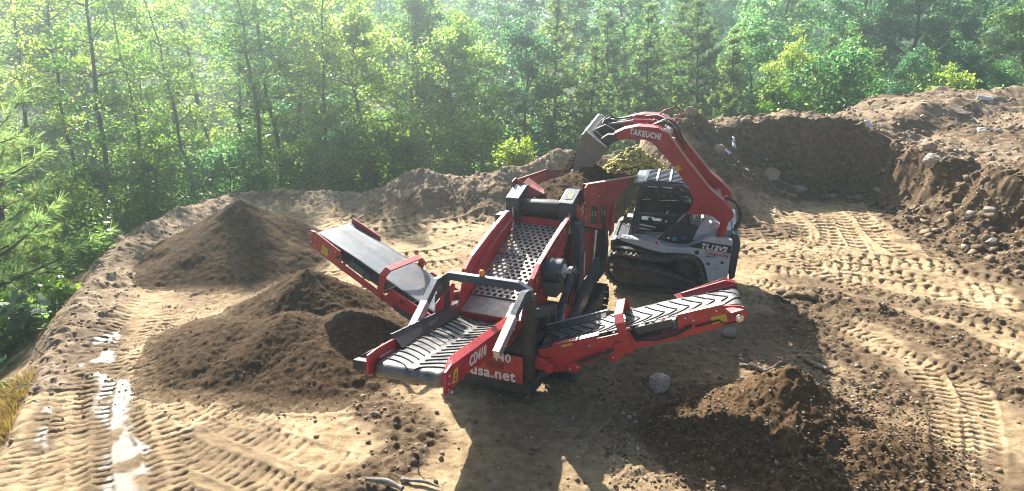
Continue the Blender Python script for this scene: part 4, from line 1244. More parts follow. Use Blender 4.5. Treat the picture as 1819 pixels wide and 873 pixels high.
for s in (-1, 1):
    b.cyl((s * .56, 2.68, 2.10), (s * .56, 2.68, 2.42), .022, 12); b.cyl((s * .56, 2.68, 2.02), (s * .56, 2.68, 2.14), .035, 12)
    b.bolts([(s * .50, 2.70, 2.0), (s * .62, 2.70, 2.05), (s * .47, 2.72, 2.12)], 1, .018)
b.build_each('tension_rod', M['zinc'], SC, .003)

# --- hopper
FLc, BLc = Vector((-.68, 3.22, 2.84)), Vector((-1.02, 5.85, 2.50))
FRc, BRc = Vector((.64, 3.22, 2.845)), Vector((1.06, 5.95, 2.50))
lFL, lBL, lFR, lBR = Vector((-.64, 3.22, 2.50)), Vector((-.70, 5.5, 1.95)), Vector((.64, 3.22, 2.50)), Vector((.72, 5.5, 1.95))
mBL, mBR = Vector((-.5, 6.0, 2.50)), Vector((.9, 6.08, 2.50))
b = MB(); T = .022
b.slab([FLc, BLc, lBL, lFL], T)
b.slab([BLc, mBL, Vector((-.35, 5.6, 1.95)), lBL], T)
b.slab([mBL, BRc, lBR, Vector((-.35, 5.6, 1.95))], T)
b.slab([BRc, FRc, lFR, lBR], T)
b.slab([Vector((-.66, 3.16, 2.84)), Vector((-.13, 3.20, 2.60)), Vector((-.36, 3.14, 2.50)), Vector((-.64, 3.10, 2.36))], .02)
b.slab([Vector((-.60, 3.24, 2.72)), Vector((-.13, 3.24, 2.58)), Vector((-.24, 3.5, 2.62)), Vector((-.60, 3.6, 2.80))], .015)
b.prism([(3.05, 2.30), (3.05, 2.82), (3.24, 2.86), (5.45, 2.12), (5.5, 1.95), (5.30, 1.55), (4.95, 1.46), (4.2, 1.72), (2.95, 2.12), (2.72, 2.24), (2.60, 2.40), (2.62, 2.62)][::-1], 0, .715, .74)
b.prism([(3.05, 2.30), (3.05, 2.82), (3.24, 2.86), (5.45, 2.12), (5.5, 1.95), (5.30, 1.55), (4.95, 1.46), (4.2, 1.72), (2.95, 2.12), (2.72, 2.24)][::-1], 0, -.74, -.715)
hop = b.build('hopper', M['dusty_red'], SC, .005)
b = MB()
def rim(a, c, out):
    a, c, out = Vector(a), Vector(c), Vector(out)
    b.slab([a, c, c + out, a + out], .012)
rim(FRc + Vector((-.01, 0, .004)), BRc + Vector((-.01, 0, .004)), (.075, 0, -.012))
b.build('hopper_lip', M['pad'], hop, .003)
b = MB(); rim(FLc + Vector((.01, 0, .004)), BLc + Vector((.01, 0, .004)), (-.05, 0, -.01)); rim(BLc + Vector((0, -.01, .004)), mBL + Vector((0, -.01, .004)), (0, .05, -.01)); rim(mBL + Vector((0, -.01, .004)), BRc + Vector((0, -.01, .004)), (0, .05, -.01))
b.build('hopper_rim', M['dusty_red'], hop, .003)
b = MB()
nW = (FRc - lFR).cross(BRc - FRc).normalized()
if nW.x < 0: nW = -nW
def W(u, v): return (lFR + (lBR - lFR) * u) * (1 - v) + (FRc + (BRc - FRc) * u) * v + nW * .003
for u0, u1 in ((.14, .24), (.52, .68)):
    b.slab([W(u0, .72 if u0 < .3 else .35), W(u1, .72 if u0 < .3 else .35), W(u1 + .08, .97), W(u0 + .08, .97)], -.012 if False else .006)
b.build_each('wear_strip', M['pad'], hop, .003)
b = MB()
for y0, z0 in ((3.45, 2.02), (4.15, 1.86)):
    b.prism([(y0, z0), (y0 + .48, z0 - .13), (y0 + .52, z0 + .20), (y0 + .06, z0 + .36)], 0, .739, .744)
b.build_each('dirt_plate', M['dark'], hop, 0)
b = MB()
for y0, z0 in ((3.55, 2.20), (3.78, 2.14), (4.28, 2.06), (4.50, 1.98)):
    b.box((.746, y0, z0), (.004, .05, .10))
b.box((.746, 3.12, 2.22), (.004, .05, .13))
b.build_each('warning_sticker', M['yellow'], hop, 0)
b = MB(); b.bolts([(.745, 2.75, 2.5), (.745, 2.85, 2.36), (.745, 3.0, 2.55), (.745, 3.1, 2.4), (.745, 3.5, 2.6), (.745, 4.0, 2.45), (.745, 4.4, 2.32), (.745, 4.8, 2.2), (.745, 4.9, 1.56), (.745, 5.1, 1.62)], 0, .016)
add_bolts(hop, b)
b = MB(); b.prism([(4.95, 1.36), (5.22, 1.40), (5.30, 2.00), (5.15, 2.05), (4.95, 1.5)], 0, .745, .79); b.build('hinge_plate', M['red'], hop, .004)
# body below the hopper
b = MB(); b.prism([(2.75, 1.95), (4.55, 1.62), (4.5, .92), (3.9, .80), (2.75, .80)], 0, -.60, .60); bd = b.build('body_panel', M['dusty_red'], SC, .006)
b = MB(); b.prism([(4.40, 1.80), (4.62, 1.62), (4.78, 1.24), (4.72, .92), (4.05, .72), (3.30, .52), (3.26, .62), (4.0, .84), (4.45, 1.0), (4.52, 1.25)], 0, .60, .80)
b.prism([(4.40, 1.80), (4.62, 1.62), (4.78, 1.24), (4.72, .92), (4.05, .72), (3.30, .52), (3.26, .62), (4.0, .84), (4.45, 1.0), (4.52, 1.25)], 0, -.80, -.60)
b.box((0, 4.6, 1.3), (1.2, .12, .8))
b.build('tail_guard', M['black'], SC, .008)
b = MB(); b.cyl((.70, 3.95, 1.30), (.70, 4.02, 1.74), .035, 12); b.cyl((.70, 3.88, .95), (.70, 3.96, 1.32), .022, 12); b.cyl((.80, 2.90, 1.15), (.80, 2.90, 1.62), .026, 12)
b.build_each('hopper_ram', M['steel'], SC, .003)

# --- soil in the hopper, and soil pouring from the bucket
def heap_in_hopper():
    xs = np.linspace(-.98, 1.0, 70); ys = np.linspace(3.02, 5.85, 95)
    X, Y = np.meshgrid(xs, ys)
    u = np.clip((Y - 3.2) / 2.6, 0, 1)
    rim_l, rim_r = -.60 - .30 * u, .60 + .30 * u
    Xc = np.clip(X, rim_l, rim_r)
    base = 2.60 - .18 * u
    H = base + .36 * np.exp(-(((Xc - .25) / .5) ** 2 + ((Y - 5.2) / .6) ** 2)) + .15 * np.exp(-(((Xc + .15) / .4) ** 2 + ((Y - 4.2) / .6) ** 2)) - .16 * sstep(3.7, 3.05, Y)
    H -= .14 * np.abs(Xc / .8) ** 2
    H += .05 * fbm(X, Y, 2.5, 4, 301) + .05 * clods(X, Y, .14, 303, .6) + .03 * clods(X, Y, .07, 304, .7)
    H = np.where((X < rim_l - .03) | (X > rim_r + .03), H - .25, H)
    keep = Y > 3.0
    me = grid_mesh('soil_heap', xs, ys, H, None, M['pile'])
    me2 = me
    o = link('soil_heap', me2)
    return o
sh = heap_in_hopper()
sh.matrix_world = Matrix.Translation((-.48, 9.82, 0)) @ Matrix.Rotation(R(-22.3), 4, 'Z')
# keep only what is inside the walls
bm = bmesh.new(); bm.from_mesh(sh.data)
def wall_x(y, z):
    u = (y - 3.2) / 2.65
    zt, zb = 2.84 - .34 * u, 2.5 - .55 * min(1, u * 1.12)
    v = (z - zb) / max(.05, zt - zb)
    return .62 + .06 * u + v * .36 * u
bmesh.ops.delete(bm, geom=[v for v in bm.verts if abs(v.co.x) > wall_x(v.co.y, v.co.z) - .0], context='VERTS')
bm.to_mesh(sh.data); bm.free()
tag(sh, 'heap of dark loose soil lying in the red hopper', 'soil')
# ================================================================== compact track loader with raised arms
LD = thing('track_loader', 'light grey and red compact track loader tipping its raised bucket over the hopper', 'track loader', (3.42, 15.08, -.01),
           Matrix.Rotation(R(164.8), 3, 'Z') @ Matrix.Rotation(R(-.3), 3, 'Y') @ Matrix.Rotation(R(-3.6), 3, 'X'))

# --- rubber tracks
def rubber_track(y0, y1):
    loop = [(1.13, .60), (1.06, .84), (.90, .955), (.45, .93), (-.10, .905), (-.42, .99), (-.66, 1.03), (-.86, .94), (-.97, .70), (-1.04, .42), (-1.00, .26), (-.84, .16), (-.3, .14), (.3, .14), (.74, .15), (.95, .24), (1.08, .40)]
    P = [np.array(p) for p in loop]; P = np.array(smooth_line(P + [P[0]], 5))[:-1]
    c = P.mean(0); n = len(P)
    T = np.roll(P, -1, 0) - np.roll(P, 1, 0); T /= np.linalg.norm(T, axis=1)[:, None]
    N = np.stack([T[:, 1], -T[:, 0]], 1)
    if ((P - c) * N).sum() < 0: N = -N
    vs, fs = [], []
    for i in range(n):
        for off, yy in ((0, y0), (0, y1), (-.045, y1), (-.045, y0)):
            q = P[i] + N[i] * off; vs.append((q[0], yy, q[1]))
    for i in range(n):
        j = (i + 1) % n
        for k in range(4): fs.append((4 * i + k, 4 * i + (k + 1) % 4, 4 * j + (k + 1) % 4, 4 * j + k))
    b = MB(); b.add(vs, fs)
    # lugs
    seg = np.linalg.norm(np.roll(P, -1, 0) - P, axis=1); cum = np.concatenate([[0], np.cumsum(seg)]); m = int(cum[-1] / .105)
    for k in range(m):
        s = cum[-1] * k / m; i = min(np.searchsorted(cum, s, 'right') - 1, n - 1); t = (s - cum[i]) / seg[i]
        p = P[i] * (1 - t) + P[(i + 1) % n] * t; tg, nr = T[i], N[i]
        for ya, yb, sh in ((y0, (y0 + y1) / 2 - .015, 0), ((y0 + y1) / 2 + .015, y1, .05)):
            q = []
            for h in (0, .028):
                w = .026 if h == 0 else .019
                for yy in (ya, yb):
                    for sg in (-1, 1):
                        r = p + tg * (sh + sg * w) + nr * (h - .004); q.append((r[0], yy, r[1]))
            k0 = q
            b.add([k0[i2] for i2 in (0, 1, 3, 2, 4, 5, 7, 6)], [(0, 1, 2, 3), (4, 7, 6, 5), (0, 4, 5, 1), (1, 5, 6, 2), (2, 6, 7, 3), (3, 7, 4, 0)])
    return b
for s in (-1, 1):
    y0, y1 = (.55, .99) if s > 0 else (-.99, -.55)
    t = rubber_track(y0, y1).build('track', M['track_rubber'], LD, 0)
    ym, ye = (y0 + y1) / 2, y1 if s > 0 else y0
    b = MB(); b.prism([(.98, .66), (.80, .74), (.15, .66), (-.45, .52), (-.86, .44), (-.94, .30), (-.80, .24), (.78, .24), (.98, .44)], 1, ym - .13, ym + .17 * s if s > 0 else ym + .13)
    b.path([(.86, ym + .15 * s, .70), (.10, ym + .15 * s, .60), (-.84, ym + .15 * s, .40)], .06, .10, (0, 1, 0))
    fr_ = b.build('roller_frame', M['track_rubber'], t, .010)
    for x in (-.62, -.30, .02, .34, .66):
        b = MB(); b.cyl((x, ym - .16, .245), (x, ym + .16, .245), .085, 20); b.build('roller', M['dark'], t, .006)
    b = MB(); b.cyl((.82, ym - .15, .54), (.82, ym + .15, .54), .30, 32); b.cyl((.82, ym - .17, .54), (.82, ym + .17, .54), .12, 20); b.build('idler', M['dark'], t, .008)
    b = MB()
    n = 26; prof = []
    for i in range(n):
        r = .235 if i % 2 else .275
        prof.append((-.66 + r * math.cos(2 * math.pi * i / n), .70 + r * math.sin(2 * math.pi * i / n)))
    b.prism(prof, 1, ym - .08, ym + .08); b.cyl((-.66, ym - .17, .70), (-.66, ym + .17, .70), .16, 24); b.build('sprocket', M['dark'], t, .006)
    b = MB()
    for x, z in ((.97, .69), (.97, .56)): b.cyl((x, ye - .0, z), (x, ye + .012 * s, z), .035, 14)
    b.build_each('adjuster_cap', M['zinc'], t, .003)

# --- lower body
b = MB()
b.prism([(.95, 1.14), (.98, .55), (.80, .36), (-1.45, .36), (-1.55, .60), (-1.50, 1.20), (.0, 1.02)], 1, -.52, .52)
b.prism([(.92, 1.22), (.96, 1.02), (.15, 1.00), (-.80, 1.00), (-.98, .80), (-1.10, .45), (-1.0, .45), (-.80, .92), (.10, .96), (1.0, .94), (1.0, 1.20)], 1, .50, .80)
b.prism([(.92, 1.22), (.96, 1.02), (.15, 1.00), (-.80, 1.00), (-.98, .80), (-1.10, .45), (-1.0, .45), (-.80, .92), (.10, .96), (1.0, .94), (1.0, 1.20)], 1, -.80, -.50)
b.box((1.0, 0, .9), (.08, 1.5, .55))
body = b.build('body', M['navy'], LD, .010)
FEND = [(.84, 1.285), (.04, 1.26), (-.17, 1.185), (-.40, 1.165), (-.62, 1.19), (-.85, 1.34), (-1.03, 1.465), (-1.28, 1.475), (-1.54, 1.43), (-1.51, .55), (-1.12, .42), (-1.06, .65), (-.99, .83), (-.90, .96), (-.78, 1.03), (-.5, 1.04), (-.15, 1.02), (.16, 1.06), (.80, 1.225)]
for s in (-1, 1):
    b = MB(); b.prism(FEND, 1, s * .60, s * .87)
    if s > 0:
        b.prism([(.10, 1.20), (.08, 1.28), (.03, 1.315), (-.02, 1.28), (-.05, 1.20)], 1, .80, .88)
    sp_ = b.build('side_panel', M['grey'], LD, .016)
    if s > 0:
        rt, outn = Vector((-1, 0, -.09)), Vector((0, 1, 0))
        b = MB(); b.prism([(-.64, 1.215), (-.91, 1.365), (-1.525, 1.315), (-1.52, 1.14)], 1, .869, .8735); b.build('model_plate', M['black_text'], sp_, 0)
        text('lettering', 'TL12V2', .150, M['white'], sp_, frame((-1.17, .8745, 1.238), rt, outn), offset=.009, shear=.2, squeeze=1.0, space=1.14)
        text('lettering', 'TAKEUCHI', .095, M['red_text'], sp_, frame((-1.235, .8715, 1.085), rt, outn), offset=.004, squeeze=1.0, space=1.12)
        text('lettering', 'High Flow', .055, M['black_text'], sp_, frame((-1.13, .8715, 1.025), rt, outn), offset=.001)
        b = MB(); b.tube([(-.83, .868, 1.10), (-.83, .878, 1.10)], .05, 20); b.build('intake_cap', M['dark'], sp_, .003)
        b = MB()
        for x, z in ((-1.09, .86), (-1.37, .91)): b.cyl((x, .868, z), (x, .882, z), .032, 16)
        b.build_each('lashing_eye', M['dark'], sp_, .004)
        b = MB(); b.path([(-1.14, .871, .76), (-1.44, .871, .72), (-1.44, .871, .56)], .004, .006, (0, 1, 0)); b.build('panel_seam', M['dark'], sp_, 0)
        b = MB(); b.cyl((.03, .87, 1.255), (.03, .905, 1.255), .028, 16); b.build('pivot_pin', M['arm_red'], sp_, .003)
# rear hood and tail door
b = MB()
b.prism([(-.72, 1.30), (-.80, 1.52), (-1.10, 1.62), (-1.58, 1.55), (-1.58, .55), (-.9, .5)], 1, -.60, .60)
b.build('engine_hood', M['grey'], LD, .02)
b = MB(); b.prism([(-1.55, .50), (-1.66, .58), (-1.70, 1.38), (-1.62, 1.58), (-1.50, 1.58)], 1, -.86, .86); td = b.build('tail_door', M['blue'], LD, .02)
b = MB()
for y in (-.7, .7): b.box((-1.70, y, 1.25), (.02, .16, .08))
b.build_each('tail_light', M['red_text'], td, .004)
# dark flank under the arm with two round work lights
b = MB(); b.prism([(-.10, 1.10), (-.12, 1.30), (-.30, 1.56), (-.70, 1.62), (-.95, 1.50), (-.90, 1.05)], 1, -.54, .54); fl = b.build('flank', M['navy'], LD, .01)
for x, z, mt in ((-.33, 1.26, 'lens_green'), (-.53, 1.30, 'lens_blue')):
    b = MB(); b.tube([(x, .54, z), (x, .565, z), (x, .57, z)], [.075, .075, .070], 24); w = b.build('work_light', M['dark'], fl, .003)
    b = MB(); b.cyl((x, .568, z), (x, .576, z), .052, 24); b.build('lens', M[mt], w, 0)
b = MB(); b.box((-.20, .545, 1.255), (.05, .01, .045)); b.build('light_sticker', M['white'], fl, .002)
b = MB(); b.prism([(-.76, 1.42), (-.84, 1.66), (-.92, 1.80), (-1.0, 1.82), (-1.08, 1.44)], 1, .50, .66); b.prism([(-.76, 1.42), (-.84, 1.66), (-.92, 1.80), (-1.0, 1.82), (-1.08, 1.44)], 1, -.66, -.50)
b.build_each('arm_tower', M['grey'], LD, .012)

# --- cab
CABF = [(.70, 1.12), (.56, 1.72), (.47, 2.33)]
cab = MB()
for s in (-1, 1):
    y = s * .46
    cab.path([(.70, y, 1.08), (.56, y, 1.72), (.46, y, 2.32)], .07, .09, (0, 1, 0))
    cab.path([(.46, y, 2.32), (-.44, y, 2.30), (-.60, y, 2.22), (-.68, y, 2.05), (-.62, y, 1.86), (-.58, y, 1.60), (-.60, y, 1.30)], .06, .08, (0, 1, 0))
    cab.path([(.57, y, 1.73), (-.60, y, 1.76)], .06, .08, (0, 1, 0))
    cab.path([(.68, y, 1.19), (.0, y, 1.12), (-.25, y, 1.20), (-.60, y, 1.36)], .06, .17, (0, 1, 0))
    cab.beam((-.22, y, 1.75), (-.18, y, 1.2), .05, .06, (0, 1, 0))
for x, z in ((.46, 2.32), (-.60, 2.22), (.70, 1.10), (.57, 1.73)):
    cab.beam((x, -.46, z), (x, .46, z), .07, .07)
cab.box((.05, 0, 1.06), (1.25, .90, .06)); cab.box((-.60, 0, 1.55), (.05, .90, .75))
cb = cab.build('cab', M['navy'], LD, .010)
b = MB(); b.prism([(.63, 2.40), (.60, 2.47), (.42, 2.50), (-.40, 2.47), (-.60, 2.36), (-.70, 2.16), (-.66, 2.15), (-.56, 2.31), (-.40, 2.37), (.46, 2.37)], 1, -.50, .50)
rf = b.build('roof', M['blue'], cb, .012)
b = MB(); b.box((.53, .28, 2.475), (.20, .46, .05)); b.build('roof_cap', M['grey'], rf, .02)
b = MB()
for i in range(9): b.beam((.36, -.42 + .105 * i, 2.512), (-.42, -.42 + .105 * i, 2.49), .045, .03)
b.build('roof_slat', M['blue'], rf, .006)
b = MB()
for x in (.14, -.14): b.beam((x, -.49, 2.527), (x, .49, 2.527), .045, .025)
b.build_each('roof_bar', M['zinc'], rf, .004)
b = MB()
for x in (.22, -.10): b.beam((x + .1, .515, 2.40), (x - .1, .515, 2.395), .02, .03)
b.build_each('drip_rail', M['zinc'], rf, .003)
# guard mesh and panes
for s in (-1, 1):
    b = MB(); y = s * .455
    for i in range(20):
        x = .50 - .054 * i
        b.beam((x, y, 1.77), (x - .03 if x > -.5 else x, y, 2.28 if x > -.5 else 2.1), .006, .006)
    for i in range(10): b.beam((.53 - .012 * i, y, 1.79 + .053 * i), (-.60, y, 1.80 + .052 * i), .006, .006)
    b.build('window_mesh', M['dark'], cb, 0)
    b = MB(); b.add([(.46, y - .025 * s, 2.28), (-.44, y - .025 * s, 2.27), (-.62, y - .025 * s, 2.05), (-.56, y - .025 * s, 1.80), (.52, y - .025 * s, 1.77)], [(0, 1, 2, 3, 4)]); b.build('window_pane', M['glass'], cb, 0)
    b = MB(); b.prism([(.60, 1.24), (.53, 1.70), (.43, 1.70), (.49, 1.26)], 1, y - .02, y + .02); b.prism([(-.12, 1.18), (-.14, 1.72), (-.56, 1.75), (-.58, 1.36)], 1, y - .02, y + .02); b.build_each('cab_panel', M['navy'], cb, .006)
    b = MB(); b.add([(.53, y - .02 * s, 1.26), (.53, y - .02 * s, 1.70), (-.16, y - .02 * s, 1.72), (-.12, y - .02 * s, 1.18)], [(0, 1, 2, 3)]); b.build('side_pane', M['glass'], cb, 0)
b = MB(); b.add([(.69, -.43, 1.15), (.69, .43, 1.15), (.47, .43, 2.29), (.47, -.43, 2.29)], [(0, 1, 2, 3)]); b.build('windscreen', M['glass'], cb, 0)
b = MB(); b.box((.40, .497, 1.215), (.30, .006, .07), Matrix.Rotation(R(-6), 3, 'Y')); stk = b.build('sticker', M['white'], cb, 0)
b = MB(); b.box((.40, .5015, 1.222), (.24, .003, .026), Matrix.Rotation(R(-6), 3, 'Y')); b.build('sticker_print', M['red_text'], stk, 0)
b = MB(); b.box((-.12, 0, 1.32), (.48, .46, .12)); b.box((-.36, 0, 1.68), (.12, .46, .66), Matrix.Rotation(R(-10), 3, 'Y')); b.build('seat', M['black'], cb, .03)
b = MB(); b.path([(-.25, .30, 1.45), (.18, .30, 1.48), (.26, .30, 1.62)], .07, .07, (0, 1, 0)); b.path([(-.25, -.30, 1.45), (.18, -.30, 1.48), (.26, -.30, 1.62)], .07, .07, (0, 1, 0)); b.build_each('arm_rest', M['dark'], cb, .01)
b = MB(); b.path([(-.35, -.34, 2.12), (.20, -.34, 2.05), (.34, -.30, 1.98), (.34, .30, 1.98), (.20, .34, 2.05), (-.35, .34, 2.12)], .035, .035); b.build('lap_bar', M['arm_red'], cb, .008)
b = MB(); b.tube([(.72, .52, 1.62), (.80, .55, 1.80), (.80, .55, 2.05), (.72, .52, 2.18)], .014, 8); b.build('grab_rail', M['dark'], cb, 0, True)

# --- lift arms
ARM = [(1.05, 3.43), (1.12, 3.49), (1.08, 3.57), (.86, 3.68), (.57, 3.75), (.17, 3.735), (-.04, 3.62), (-.43, 3.12), (-.97, 2.50), (-1.28, 2.25), (-1.44, 2.10), (-1.51, 1.95), (-1.42, 1.81), (-1.26, 1.77), (-1.15, 1.88), (-1.00, 1.95), (-.57, 1.92), (-.61, 2.04), (-.67, 2.24), (-.55, 2.50), (-.18, 2.97), (.27, 3.43), (.42, 3.48), (.68, 3.49)]
arms = []
for s in (-1, 1):
    b = MB(); b.prism(ARM, 1, s * .56, s * .82)
    b.path([(1.08, s * .74, 3.58), (.86, s * .74, 3.69), (.57, s * .74, 3.76), (.17, s * .74, 3.745), (-.04, s * .74, 3.63), (-.43, s * .74, 3.13), (-.97, s * .74, 2.51), (-1.44, s * .74, 2.11)], .19, .018, (0, 1, 0)) if False else None
    k = MB(); k.bolts([(-1.32, s * .82, 1.91), (.98, s * .82, 3.50), (-.58, s * .82, 1.97)], 1, .045, .014)
    a = b.build('lift_arm', M['arm_red'], LD, .012, extra=(k, M['arm_red'])); arms.append(a)
    b = MB(); b.path([(1.07, s * .69, 3.582), (.86, s * .69, 3.688), (.57, s * .69, 3.757), (.17, s * .69, 3.742), (-.035, s * .69, 3.628), (-.422, s * .69, 3.128), (-.962, s * .69, 2.508), (-1.275, s * .69, 2.258)], .30, .016, (0, 0, 1)); b.build('top_flange', M['arm_red'], a, .004)
    # lower link and lift cylinder
    b = MB(); b.cyl((-1.34, s * .74, 1.84), (-1.27, s * .74, 1.42), .085, 20); b.build('rear_link', M['arm_red'], LD, .006)
    b = MB(); b.beam((.03, s * .63, 1.22), (-.36, s * .63, 1.68), .07, .10, (0, 1, 0)); cyl_ = b.build('lift_cylinder', M['dark'], LD, .012)
    b = MB(); b.cyl((-.33, s * .63, 1.64), (-.53, s * .63, 1.88), .028, 12); b.build('rod', M['steel'], cyl_, 0)
na = arms[1]
text('lettering', 'TAKEUCHI', .165, M['white'], na, frame((.42, .8215, 3.60), (-1, 0, -.14), (0, 1, 0)), offset=.007, squeeze=.74, space=1.15)
b = MB(); b.box((-.29, .822, 2.92), (.10, .004, .12), Matrix.Rotation(R(42), 3, 'Y')); b.build('warning_sticker', M['yellow'], na, 0)
b = MB(); b.cyl((-.02, -.66, 3.50), (-.02, .66, 3.50), .085, 20); b.cyl((-.02, -.66, 3.50), (-.02, -.60, 3.50), .12, 20); b.build('elbow_tube', M['arm_red'], LD, .006)
b = MB(); b.box((.36, 0, 3.60), (.14, 1.32, .20)); b.prism([(.30, 3.66), (.20, 3.78), (.30, 3.82), (.44, 3.70)], 1, -.30, -.20); b.prism([(.30, 3.66), (.20, 3.78), (.30, 3.82), (.44, 3.70)], 1, .20, .30)
b.build('cross_beam', M['arm_red'], LD, .010)
b = MB(); b.cyl((-1.16, -.66, 2.10), (-1.16, .66, 2.10), .09, 20); b.build('rear_cross_tube', M['arm_red'], LD, .006)
for s in (-1, 1):
    b = MB(); b.cyl((.26, s * .25, 3.77), (.74, s * .25, 3.76), .042, 16); tc_ = b.build('tilt_cylinder', M['arm_red'], LD, .006)
    b = MB(); b.cyl((.74, s * .25, 3.76), (1.28, s * .25, 3.66), .024, 12); b.build('rod', M['steel'], tc_, 0)
b = MB(); b.tube([(.22, -.50, 3.66), (.20, -.50, 3.80), (.12, -.50, 3.87), (-.14, -.50, 3.95), (-.27, -.50, 3.86), (-.16, -.50, 3.70), (-.12, -.50, 3.58)], .022, 8); b.build('guard_loop', M['arm_red'], LD, 0, True)
# hoses
hs = [[(.30, .55, 3.74), (.05, .60, 3.84), (-.12, .70, 3.76), (-.25, .72, 3.55), (-.40, .74, 3.32)], [(.30, .48, 3.74), (.0, .58, 3.88), (-.20, .70, 3.78), (-.34, .73, 3.5), (-.38, .74, 3.28)],
      [(.28, .40, 3.72), (.10, .50, 3.80), (-.08, .60, 3.74), (-.2, .70, 3.62)], [(.5, -.1, 3.80), (.2, .1, 3.86), (-.02, .4, 3.80), (-.2, .66, 3.68)],
      [(-1.30, .58, 2.30), (-1.50, .56, 2.20), (-1.62, .55, 1.95), (-1.62, .56, 1.70), (-1.48, .58, 1.52)], [(-1.30, .50, 2.26), (-1.56, .50, 2.12), (-1.68, .50, 1.88), (-1.64, .50, 1.64), (-1.45, .52, 1.50)],
      [(-1.32, .40, 2.26), (-1.60, .42, 2.05), (-1.66, .42, 1.80), (-1.56, .44, 1.60)], [(1.25, .3, 3.66), (1.38, .25, 3.74), (1.28, .0, 3.80), (1.1, -.1, 3.72), (.8, -.1, 3.78)], [(1.2, .45, 3.60), (1.36, .4, 3.70), (1.30, .2, 3.76), (1.05, .1, 3.70), (.8, .05, 3.76)]]
for h in hs:
    b = MB(); b.tube(smooth_line([np.array(p) for p in h], 5), .019, 8); b.build('hose', M['hose'], LD, 0, True)
b = MB()
for x, y, z in ((-.05, .70, 3.66), (-.10, .62, 3.70), (-.16, .74, 3.52), (.02, .60, 3.74)): b.cyl((x, y - .03, z), (x, y + .03, z), .03, 10)
b.box((-.02, .70, 3.68), (.12, .16, .08))
b.build('coupler_block', M['zinc'], LD, .004)

# --- bucket
PB = [(1.14, 3.28), (1.62, 3.64), (1.73, 3.56), (1.81, 3.18), (1.90, 2.74)]
b = MB()
inn = [(x - .0, z) for x, z in PB]
off = [(1.155, 3.26), (1.615, 3.605), (1.705, 3.54), (1.785, 3.17), (1.882, 2.74)]
for i in range(4):
    b.prism([PB[i], PB[i + 1], off[i + 1], off[i]], 1, -.95, .95)
for s in (-1, 1):
    b.prism([PB[0], PB[1], PB[2], PB[3], PB[4], (1.64, 2.62), (1.42, 2.94)], 1, s * .95, s * .975)
bk = b.build('bucket', M['bucket'], LD, .006)
b = MB(); b.beam((1.905, -.99, 2.72), (1.905, .99, 2.72), .03, .12); b.build('cutting_edge', M['steel'], bk, .004)
b = MB(); b.path([(1.18, .978, 3.325), (1.60, .978, 3.625)], .03, .07, (0, 1, 0)); b.path([(1.18, -.978, 3.325), (1.60, -.978, 3.625)], .03, .07, (0, 1, 0))
b.build_each('edge_bar', M['steel'], bk, .006)
b = MB(); b.beam((1.645, -.97, 3.625), (1.645, .97, 3.625), .05, .05); b.build('top_bar', M['steel'], bk, .006)
b = MB(); b.slab([(1.22, -.70, 3.36), (1.22, .70, 3.36), (1.54, .70, 3.59), (1.54, -.70, 3.59)], .03); 
for y in (-.45, .45): b.prism([(1.16, 3.36), (1.02, 3.46), (1.10, 3.60), (1.30, 3.70), (1.50, 3.60)], 1, y - .04, y + .04)
for y in (-.74, .74): b.prism([(1.16, 3.34), (.96, 3.44), (1.02, 3.56), (1.20, 3.56), (1.34, 3.46)], 1, y - .10, y + .10)
b.build('quick_hitch', M['dark'], LD, .008)

# --- soil falling from the bucket into the hopper
rng = np.random.default_rng(77)
Ml = LD.matrix_world.copy() if False else (Matrix.Translation((3.42, 15.08, -.01)) @ (Matrix.Rotation(R(164.8), 3, 'Z') @ Matrix.Rotation(R(-.3), 3, 'Y') @ Matrix.Rotation(R(-3.6), 3, 'X')).to_4x4())
pts, rad = [], []
for i in range(7000):
    y = rng.uniform(-.85, .85); t = rng.uniform() ** .8
    x = 1.80 + .12 * rng.normal() * (.5 + t) + .22 * t; z = 2.98 - .60 * t + .05 * rng.normal()
    pts.append(tuple(Ml @ Vector((x, y, z)))); rad.append(.008 + .035 * rng.uniform() ** 4)
P_, F_ = clod_cloud(np.array(pts), np.array(rad), 78)
fs_ = link('falling_soil', raw_mesh('falling_soil', P_, F_, None, M['pile'], False))
tag(fs_, 'loose soil pouring from the tipped bucket into the hopper', 'falling soil', kind='stuff')
b = MB()
prof = []
xs = np.linspace(-.88, .88, 40); us = np.linspace(0, 1, 16)
U, V = np.meshgrid(us, xs)
nn = fbm(U * 3, V * 3, 1.2, 3, 91)
X_ = 1.44 + .34 * U + .04 * nn; Z_ = 3.20 - .30 * U - .04 * nn
co = np.stack([X_, V, Z_], -1).reshape(-1, 3)
i = np.arange(40 * 16).reshape(40, 16); q = np.stack([i[:-1, :-1], i[:-1, 1:], i[1:, 1:], i[1:, :-1]], -1).reshape(-1, 4)
sl = link('bucket_load', raw_mesh('bucket_load', co, q, None, M['pile'])); sl.matrix_world = Ml
so = sl.modifiers.new('thickness', 'SOLIDIFY'); so.thickness = .16
tag(sl, 'dark soil still clinging inside the tipped bucket', 'soil')
